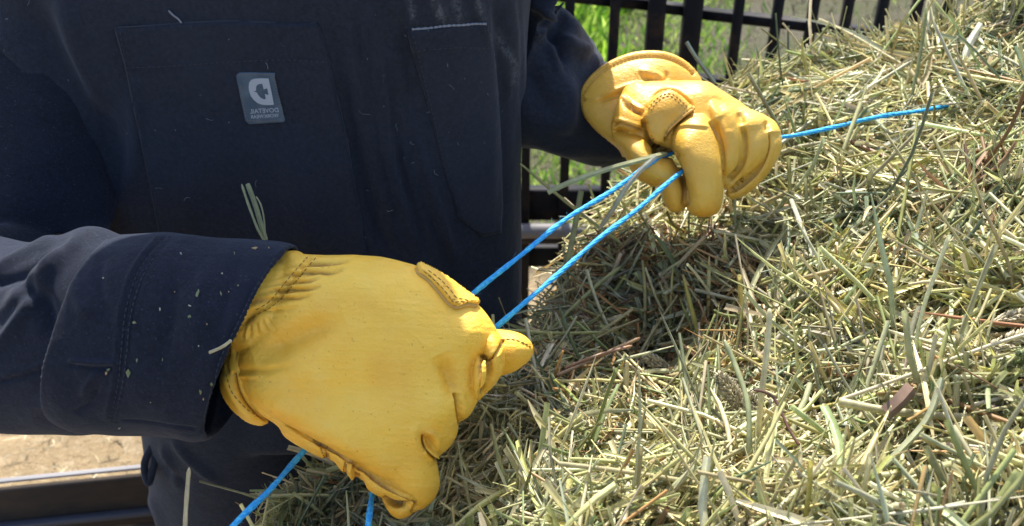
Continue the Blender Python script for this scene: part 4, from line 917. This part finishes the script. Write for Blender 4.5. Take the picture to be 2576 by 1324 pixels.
stalk('straw_stalk', [(1652,392,.868),(1610,430,.868),(1570,480,.87),(1540,530,.885),(1505,580,.90)], .0042, (.45,.46,.38), 'grey bent blade crossing over the upper twine below the far fist', 0, .25)
stalk('straw_stalk', [(1462,480,1.0),(1448,560,1.0),(1432,640,1.0),(1420,690,1.01)], .0058, (.46,.48,.22), 'yellowish blade standing behind the twines, left of the hay', 0, .4)
stalk('straw_stalk', [(1905,1110,.69),(1915,1000,.672),(1930,870,.665),(1936,777,.66)], .0042, (.80,.74,.46), 'tallest straw, standing straight up out of the hay', 1, .45)
stalk('straw_stalk', [(1880,1250,.64),(1885,1120,.64),(1880,1010,.645),(1850,920,.655),(1822,855,.66)], .0038, (.44,.47,.24), 'greenish stalk leaning left beside the tallest straw', 1, .4)
stalk('straw_stalk', [(1770,1480,.58),(1780,1380,.58),(1768,1270,.585),(1780,1148,.59)], .0052, (.74,.72,.46), 'wide pale stem standing at the bottom edge of the hay', 0, .9)
stalk('straw_stalk', [(465,1480,.66),(466,1324,.66),(470,1250,.66),(476,1176,.66)], .0030, (.62,.55,.34), 'single straw standing upright in front of the dark trouser leg', 1, .3)
stalk('straw_stalk', [(668,604,.815),(655,560,.815),(640,510,.82),(622,462,.825)], .0042, (.42,.42,.20), 'thick straw stuck upright behind the near cuff, in front of the bib pocket', 0, .85)
stalk('straw_stalk', [(664,604,.812),(648,575,.812),(625,515,.815),(608,463,.82)], .0022, (.45,.45,.22), 'thin straw leaning left out of the near cuff', 1, .4)
stalk('straw_stalk', [(668,602,.81),(664,550,.81),(656,515,.812),(644,494,.815)], .0014, (.46,.44,.22), 'thin curved straw hooked at its tip above the near cuff', 1, .4)
stalk('straw_stalk', [(527,887,.672),(560,872,.670),(582,856,.668)], .0022, (.60,.56,.36), 'short pale straw lying across the edge of the near cuff', 1, .5)
stalk('straw_stalk', [(1990,500,.93),(2030,600,.90),(2075,700,.865),(2150,790,.83)], .0040, WHT, 'long whitish blade slanting down the sunlit hay right of the far glove', 0, .3)
stalk('straw_stalk', [(2110,1010,.655),(2250,1035,.645),(2420,1050,.635),(2500,1062,.63),(2600,1120,.62)], .0058, (.54,.50,.28), 'long straw lying level across the right of the hay', 1, .6)
stalk('straw_stalk', [(2100,1320,.60),(2220,1180,.60),(2330,1060,.61),(2370,950,.615)], .0048, (.52,.54,.33), 'broad pale blade rising to the right near the lower right of the hay', 0, .5)
stalk('straw_stalk', [(2230,1040,.62),(2265,1010,.622),(2295,975,.628)], .0100, (.30,.20,.14), 'stubby dark brown woody stem piece lying in the hay', 0, .9)
stalk('straw_stalk', [(2120,1205,.595),(2300,1190,.592),(2480,1150,.598),(2600,1125,.60)], .0064, (.42,.42,.20), 'olive straw lying across the lower right of the hay', 1, .7)
stalk('straw_stalk', [(1560,672,1.01),(1500,720,1.0),(1440,775,.985),(1385,830,.97),(1330,880,.965)], .0040, (.47,.50,.20), 'long yellow green stalk slanting down in the shade left of the heap', 1, .5)
stalk('straw_stalk', [(1240,828,.88),(1300,832,.885),(1400,838,.90),(1520,836,.93)], .0028, (.48,.50,.20), 'thin yellow green stalk running level behind the near thumb', 1, .4)
stalk('straw_stalk', [(1400,945,.86),(1480,910,.87),(1560,872,.88),(1610,850,.89)], .0036, TAN, 'reddish tan stem lying in the hay near the thumb tip', 1, .5)
stalk('straw_stalk', [(1420,925,.865),(1500,895,.87),(1590,870,.88)], .0030, (.45,.27,.16), 'second reddish stem, just above the first near the thumb tip', 1, .5)
stalk('straw_stalk', [(2060,430,1.0),(2160,395,.985),(2260,350,.985),(2330,300,.99)], .0050, WHT, 'long pale blade just below the twine where it enters the hay', 0, .4)
stalk('straw_stalk', [(1960,365,1.02),(2050,300,1.04),(2170,230,1.06),(2300,150,1.09)], .0042, (.45,.45,.30), 'long straw rising to the right above the twine', 1, .5)
stalk('straw_stalk', [(2470,60,1.08),(2440,110,1.05),(2425,165,1.04)], .0085, WHT, 'short bright blade near the upper right corner', 0, .8)
stalk('straw_stalk', [(1727,105,1.05),(1755,150,1.05),(1800,210,1.05)], .0045, (.16,.22,.19), 'dark green blade poking up above the far glove', 0, .5)
stalk('straw_stalk', [(2010,1120,.645),(1985,1080,.65),(1945,1000,.66),(1895,980,.66)], .0020, (.18,.09,.07), 'thin curled dark red stem in the hay by the seed heads', 1, .5)

MSEED = MHAY
def seed_head(u, v, d, ang, L, R_, n, label):
    n *= 2; R_ *= 1.35; rs = np.random.default_rng(int(u)); ax = RGT * math.cos(R(ang)) + UPV * math.sin(R(ang)); s = np.cross(ax, FWD); c0 = P(u, v, d)
    t = rs.random(n); ph = rs.uniform(0, 6.28, n); env = np.sin(math.pi * np.clip(t * .9 + .08, 0, 1)) ** .6
    rad = s[None] * np.cos(ph)[:, None] + FWD[None] * np.sin(ph)[:, None]
    C = c0 + ax * (L * (t - .5))[:, None] + rad * (R_ * env * .6)[:, None]; D = ax * .75 + rad * .7; D /= np.linalg.norm(D, axis=1)[:, None]
    N2 = np.cross(D, rs.normal(size=(n, 3))); N2 /= np.linalg.norm(N2, axis=1)[:, None]
    col = np.array([(.66, .60, .42)]) * rs.uniform(.75, 1.2, (n, 1))
    o = ribbon_mesh('seed_head', [ribbons(C, D, N2, rs.uniform(.004, .0075, n), rs.uniform(.0006, .0011, n), rs.normal(0, .15, n), 5, 1, rs, col, np.full(n, 1.))], MSEED)
    tag(o, label, 'seed head', 'dried seed heads in the hay'); mk('stem', *tube(np.array([c0 - ax * L * 1.6 + FWD * .01, c0 - ax * L * .5, c0 + ax * L * .35]), .0008, 5), MHAYD, o)
MHAYD = M('seed_stem', (.42, .38, .2), .7)[0]
seed_head(1838, 985, dp(1838, 985, .040), 125, .036, .0075, 170, 'plump pale seed head standing left of the tallest straw')
seed_head(1893, 1018, dp(1893, 1018, .042), 110, .020, .0065, 110, 'smaller pale seed head directly behind the tallest straw')
seed_head(1652, 912, dp(1652, 912, .04), 150, .026, .006, 110, 'pale seed head lying in the shaded middle of the hay')
seed_head(2535, 860, dp(2535, 860, .035), 25, .032, .0050, 110, 'large drooping grass seed head at the right edge of the hay')
seed_head(2545, 800, dp(2545, 800, .035), 20, .028, .0045, 90, 'grass seed head just above the large drooping one')

# hay flecks clinging to the sleeve and cuff
FL = [(498,740,9,20,1),(478,797,11,8,1),(338,812,12,7,0),(325,937,12,20,1),(556,740,5,12,1),(275,930,10,8,1),(268,937,6,10,2),(505,985,8,14,1),(512,1003,6,8,2),(530,965,8,12,1),(402,778,5,10,3),(480,770,8,3,3),(575,735,3,5,2),(640,627,14,7,2),(676,626,10,5,2),(262,700,5,4,3),
      (455,640,4,9,3),(600,720,5,5,1),(410,905,4,10,1),(590,640,3,9,1),(560,690,5,3,3),(345,905,5,9,1),(520,815,4,6,2),(500,870,4,5,3),(380,1010,4,5,2),(300,1075,8,4,3),(440,735,3,4,2)]
FC = [(.27,.31,.16),(.24,.29,.14),(.55,.40,.22),(.55,.56,.45)]
for k, (u, v, a, b, ci) in enumerate(FL):
    h = hit(BCF, u, v)
    if h[0] is None: h = hit(BSL, u, v)
    if h[0] is None: continue
    rs = random.Random(k); n = rs.choice((4, 5, 5)); th0 = rs.uniform(0, 6); c = Vector(h[0]); nn = h[1] if h[1].dot(Vector(FWD)) < 0 else -h[1]
    X = nn.cross(Vector((0, 0, 1))).normalized(); Y = nn.cross(X).normalized(); s = .70 / FPX * .52
    ring = [c + nn * (.0008 + rs.uniform(0, .0010)) + X * (math.cos(t) * a * s * rs.uniform(.5, 1.3)) + Y * (math.sin(t) * b * s * rs.uniform(.5, 1.3)) for t in [i * 6.283 / n for i in range(n)]]
    V = [tuple(p) for p in ring] + [tuple(p - nn * .0007) for p in ring]
    F = [tuple(range(n)), tuple(range(2 * n - 1, n - 1, -1))] + [(i, n + i, n + (i + 1) % n, (i + 1) % n) for i in range(n)]
    o = mk('hay_flake', np.array(V), F, MHAY, None, False, np.array([FC[ci]] * (2 * n)))
    tag(o, 'tiny fleck of hay clinging to the navy sleeve and cuff of the near arm', 'hay fleck', 'hay flecks on the near sleeve')

# ------------------------------------------------------------------ fence behind
MBAR, t_, b_ = M('dark_steel', (.018, .018, .022), .6, .15)
t_.links.new(mixc(t_, ramp(t_, noise(t_, 14, 5, .7), [(.52, (0, 0, 0)), (.68, (1, 1, 1))]), (.007, .008, .012), (.035, .022, .016)), b_.inputs['Base Color'])
MRUST, t_, b_ = M('rusty_steel', (.06, .04, .03), .8, .3)
t_.links.new(mixc(t_, ramp(t_, noise(t_, 9, 5, .7, (.4, 1, 1)), [(.40, (0, 0, 0)), (.65, (1, 1, 1))]), (.018, .016, .016), (.048, .034, .025)), b_.inputs['Base Color'])
MGALV = M('galvanised_steel', (.13, .125, .13), .55, .3)[0]
MWHITE = M('pale_grey_steel', (.19, .19, .20), .7, .2)[0]  # pale grey for the top edge of the beam
def boxbar(p0, p1, w, h, upv=(0, 0, 1), bev=.12):
    p0, p1 = np.array(p0, float), np.array(p1, float); t = (p1 - p0) / np.linalg.norm(p1 - p0)
    s = np.cross(t, upv); s /= np.linalg.norm(s); n = np.cross(s, t); b = bev
    sec = [(-1 + b, -1), (1 - b, -1), (1, -1 + b), (1, 1 - b), (1 - b, 1), (-1 + b, 1), (-1, 1 - b), (-1, -1 + b)]
    V = np.array([p + s * a * w / 2 + n * c * h / 2 for p in (p0, p1) for a, c in sec])
    return V, [(j, (j + 1) % 8, 8 + (j + 1) % 8, 8 + j) for j in range(8)] + [tuple(range(7, -1, -1)), tuple(range(8, 16))]
fence = empty('metal_fence', tuple(P(1800, 1200, 2.2) * np.array([1, 1, 0])))
tag(fence, 'dark steel bar fence with square uprights behind the person and the hay', 'fence')
FD = 2.2
def fpt(u, v, d=FD): return P(u, v, d)
def upright(u, v, w, name='bar', mat=MBAR, top=1.75, off=0., dd_=.0):
    p = fpt(u, v); p = p + np.array([0, off, 0]); V, F = boxbar((p[0], p[1], .0), (p[0], p[1], top), w, w, (0, 1, 0)); return mk(name, V, F, mat, fence)
# fence plane: rails run from left to right through these points
y_at = lambda x: 1.93 + .0 * x
def on_plane(u, v, yy):
    dr = P(u, v, 1.0) - CAM; k = (yy - CAM[1]) / dr[1]; return CAM + dr * k
def fy(u): return 1.90 + (u - 1430) * .00012
for u in (1218, 1325, 1432, 1545): 
    p = on_plane(u, 60, fy(u)); mk('bar', *boxbar((p[0], p[1], .02), (p[0], p[1], 1.5), .019, .019, (0, 1, 0)), MBAR, fence)
for u, w in ((1650, .034), (1741, .036)):
    p = on_plane(u, 40, fy(u) - .0); mk('post', *boxbar((p[0], p[1], 0), (p[0], p[1], 1.55), w, w, (0, 1, 0)), MBAR, fence)
for u in (1856, 1954, 2043, 2129, 2216, 2302, 2380, 2460, 2545, 2630):
    p = on_plane(u, 40, fy(u)); mk('bar', *boxbar((p[0], p[1], .02), (p[0], p[1], 1.5), .019, .019, (0, 1, 0)), MBAR, fence)
def rail(a, b, w, h, mat=MBAR, name='rail', dy=0.):
    p0 = on_plane(*a, fy(a[0]) + dy); p1 = on_plane(*b, fy(b[0]) + dy); return mk(name, *boxbar(p0, p1, w, h), mat, fence)
rail((1180, -38), (1655, 12), .03, .021, dy=.022); rail((1640, 14), (1741, 26), .03, .020, dy=.022); rail((1741, 30), (2640, 134), .03, .020, dy=.022)
rail((1741, 198), (2640, 300), .03, .020, dy=.024)
rail((1150, 510), (1655, 510), .03, .075, dy=.030, name='kick_panel'); rail((1150, 640), (1655, 640), .03, .050, dy=.030, name='lower_rail')
V, F = tube(np.array([on_plane(1150, 581, 1.86), on_plane(1400, 581, 1.86), on_plane(1660, 583, 1.86)]), .017, 16); mk('pipe_rail', V, F, MGALV, fence)
rail((1150, 602), (1655, 604), .02, .012, MRUST, 'rust_strip', -.02)

beam = empty('steel_beam', tuple(P(150, 1300, 1.72)))
tag(beam, 'rusty brown steel channel with a whitish top edge at the lower left behind the legs', 'beam')
def bp(u, v, d): return P(u, v, d)
p0, p1 = bp(-260, 1236, 1.60), bp(520, 1158, 1.66)
dx = (p1 - p0) / np.linalg.norm(p1 - p0)
mk('top_flange', *boxbar(p0, p1, .009, .004), MWHITE, beam)
q = np.array([0, .0, -.004])
mk('web', *boxbar(p0 + np.array([0, -.012, -.060]), p1 + np.array([0, -.012, -.060]), .008, .108), MRUST, beam)
mk('lower_flange', *boxbar(p0 + np.array([0, -.024, -.080]), p1 + np.array([0, -.024, -.080]), .014, .010), M('blue_grey_steel', (.05, .055, .075), .6)[0], beam)
mk('bottom_flange', *boxbar(p0 + np.array([0, -.010, -.30]), p1 + np.array([0, -.010, -.30]), .05, .01), MRUST, beam)
mk('lower_web', *boxbar(p0 + np.array([0, -.010, -.205]), p1 + np.array([0, -.010, -.205]), .009, .178), MRUST, beam)
for f in (.08, .92):
    c = p0 + (p1 - p0) * f; mk('support', *boxbar((c[0], c[1] + .02, 0), (c[0], c[1] + .02, c[2] - .31), .05, .05, (0, 1, 0)), MRUST, beam)

# ------------------------------------------------------------------ grass and litter
def field(n, x0, x1, y0, y1, hlo, hhi, cols, rs, wlo=.004, whi=.010, dens=None):
    x = rs.uniform(x0, x1, n); y = rs.uniform(y0, y1, n)
    if dens is not None: k = rs.random(n) < dens(x, y); x, y = x[k], y[k]; n = len(x)
    L = rs.uniform(hlo, hhi, n); D = np.stack([rs.normal(0, .7, n), rs.normal(0, .7, n), np.ones(n)], 1); D /= np.linalg.norm(D, axis=1)[:, None]
    C = np.stack([x, y, np.zeros(n)], 1) + D * (L * .48)[:, None]; N2 = np.cross(D, rs.normal(size=(n, 3))); N2 /= np.linalg.norm(N2, axis=1)[:, None]
    col = np.array(cols)[rs.integers(0, len(cols), n)] * rs.uniform(.7, 1.3, (n, 1))
    return ribbons(C, D, N2, L, rs.uniform(wlo, whi, n) / 2, rs.normal(0, .3, n), 5, 0, rs, col, np.full(n, .9))
rs = np.random.default_rng(5)
GR = [(.16, .36, .03), (.32, .50, .05), (.08, .20, .02), (.40, .55, .11)]
def dens(x, y): return np.clip(1.3 - (x - (.30 + (y - 2.4) * .22)) * 3.2, .01, 1)
lots = [field(15000, -.6, 2.6, 2.42, 5.2, .03, .09, GR + [(.30, .36, .14)], rs, dens=dens),
        field(30000, -.3, 2.4, 3.6, 7.0, .06, .20, GR, rs, .010, .026, dens=lambda x, y: (x < .44 + (y - 3.9) * .15 + .12 * np.sin(y * 4)).astype(float)),
        field(9000, .6, 5.0, 3.0, 8.5, .03, .08, [(.14, .125, .095), (.12, .115, .075), (.12, .12, .07)], rs, dens=lambda x, y: .5 + .5 * np.sin(x * 3 + y * 4) * np.sin(y * 2.2))]
gr = ribbon_mesh('grass', lots, MGRASS); tag(gr, 'bright green grass growing beyond the fence', 'grass', kind='stuff')
lots = [ribbons(np.stack([rs.uniform(-1.6, 1.2, 1500), rs.uniform(1.2, 2.6, 1500), rs.uniform(.006, .015, 1500)], 1), (lambda a: np.stack([np.cos(a), np.sin(a), a * 0 + .05], 1))(rs.uniform(0, 6.28, 1500)), np.tile([0, 0, 1.], (1500, 1)), rs.uniform(.01, .05, 1500), rs.uniform(.001, .003, 1500), rs.normal(0, .1, 1500), 3, 0, rs, np.array([(.55, .47, .30)]) * rs.uniform(.5, 1.2, (1500, 1)), np.full(1500, .4))]
tag(ribbon_mesh('straw_litter', lots, MHAY), 'bits of straw littering the bare tan dirt', 'litter', kind='stuff')
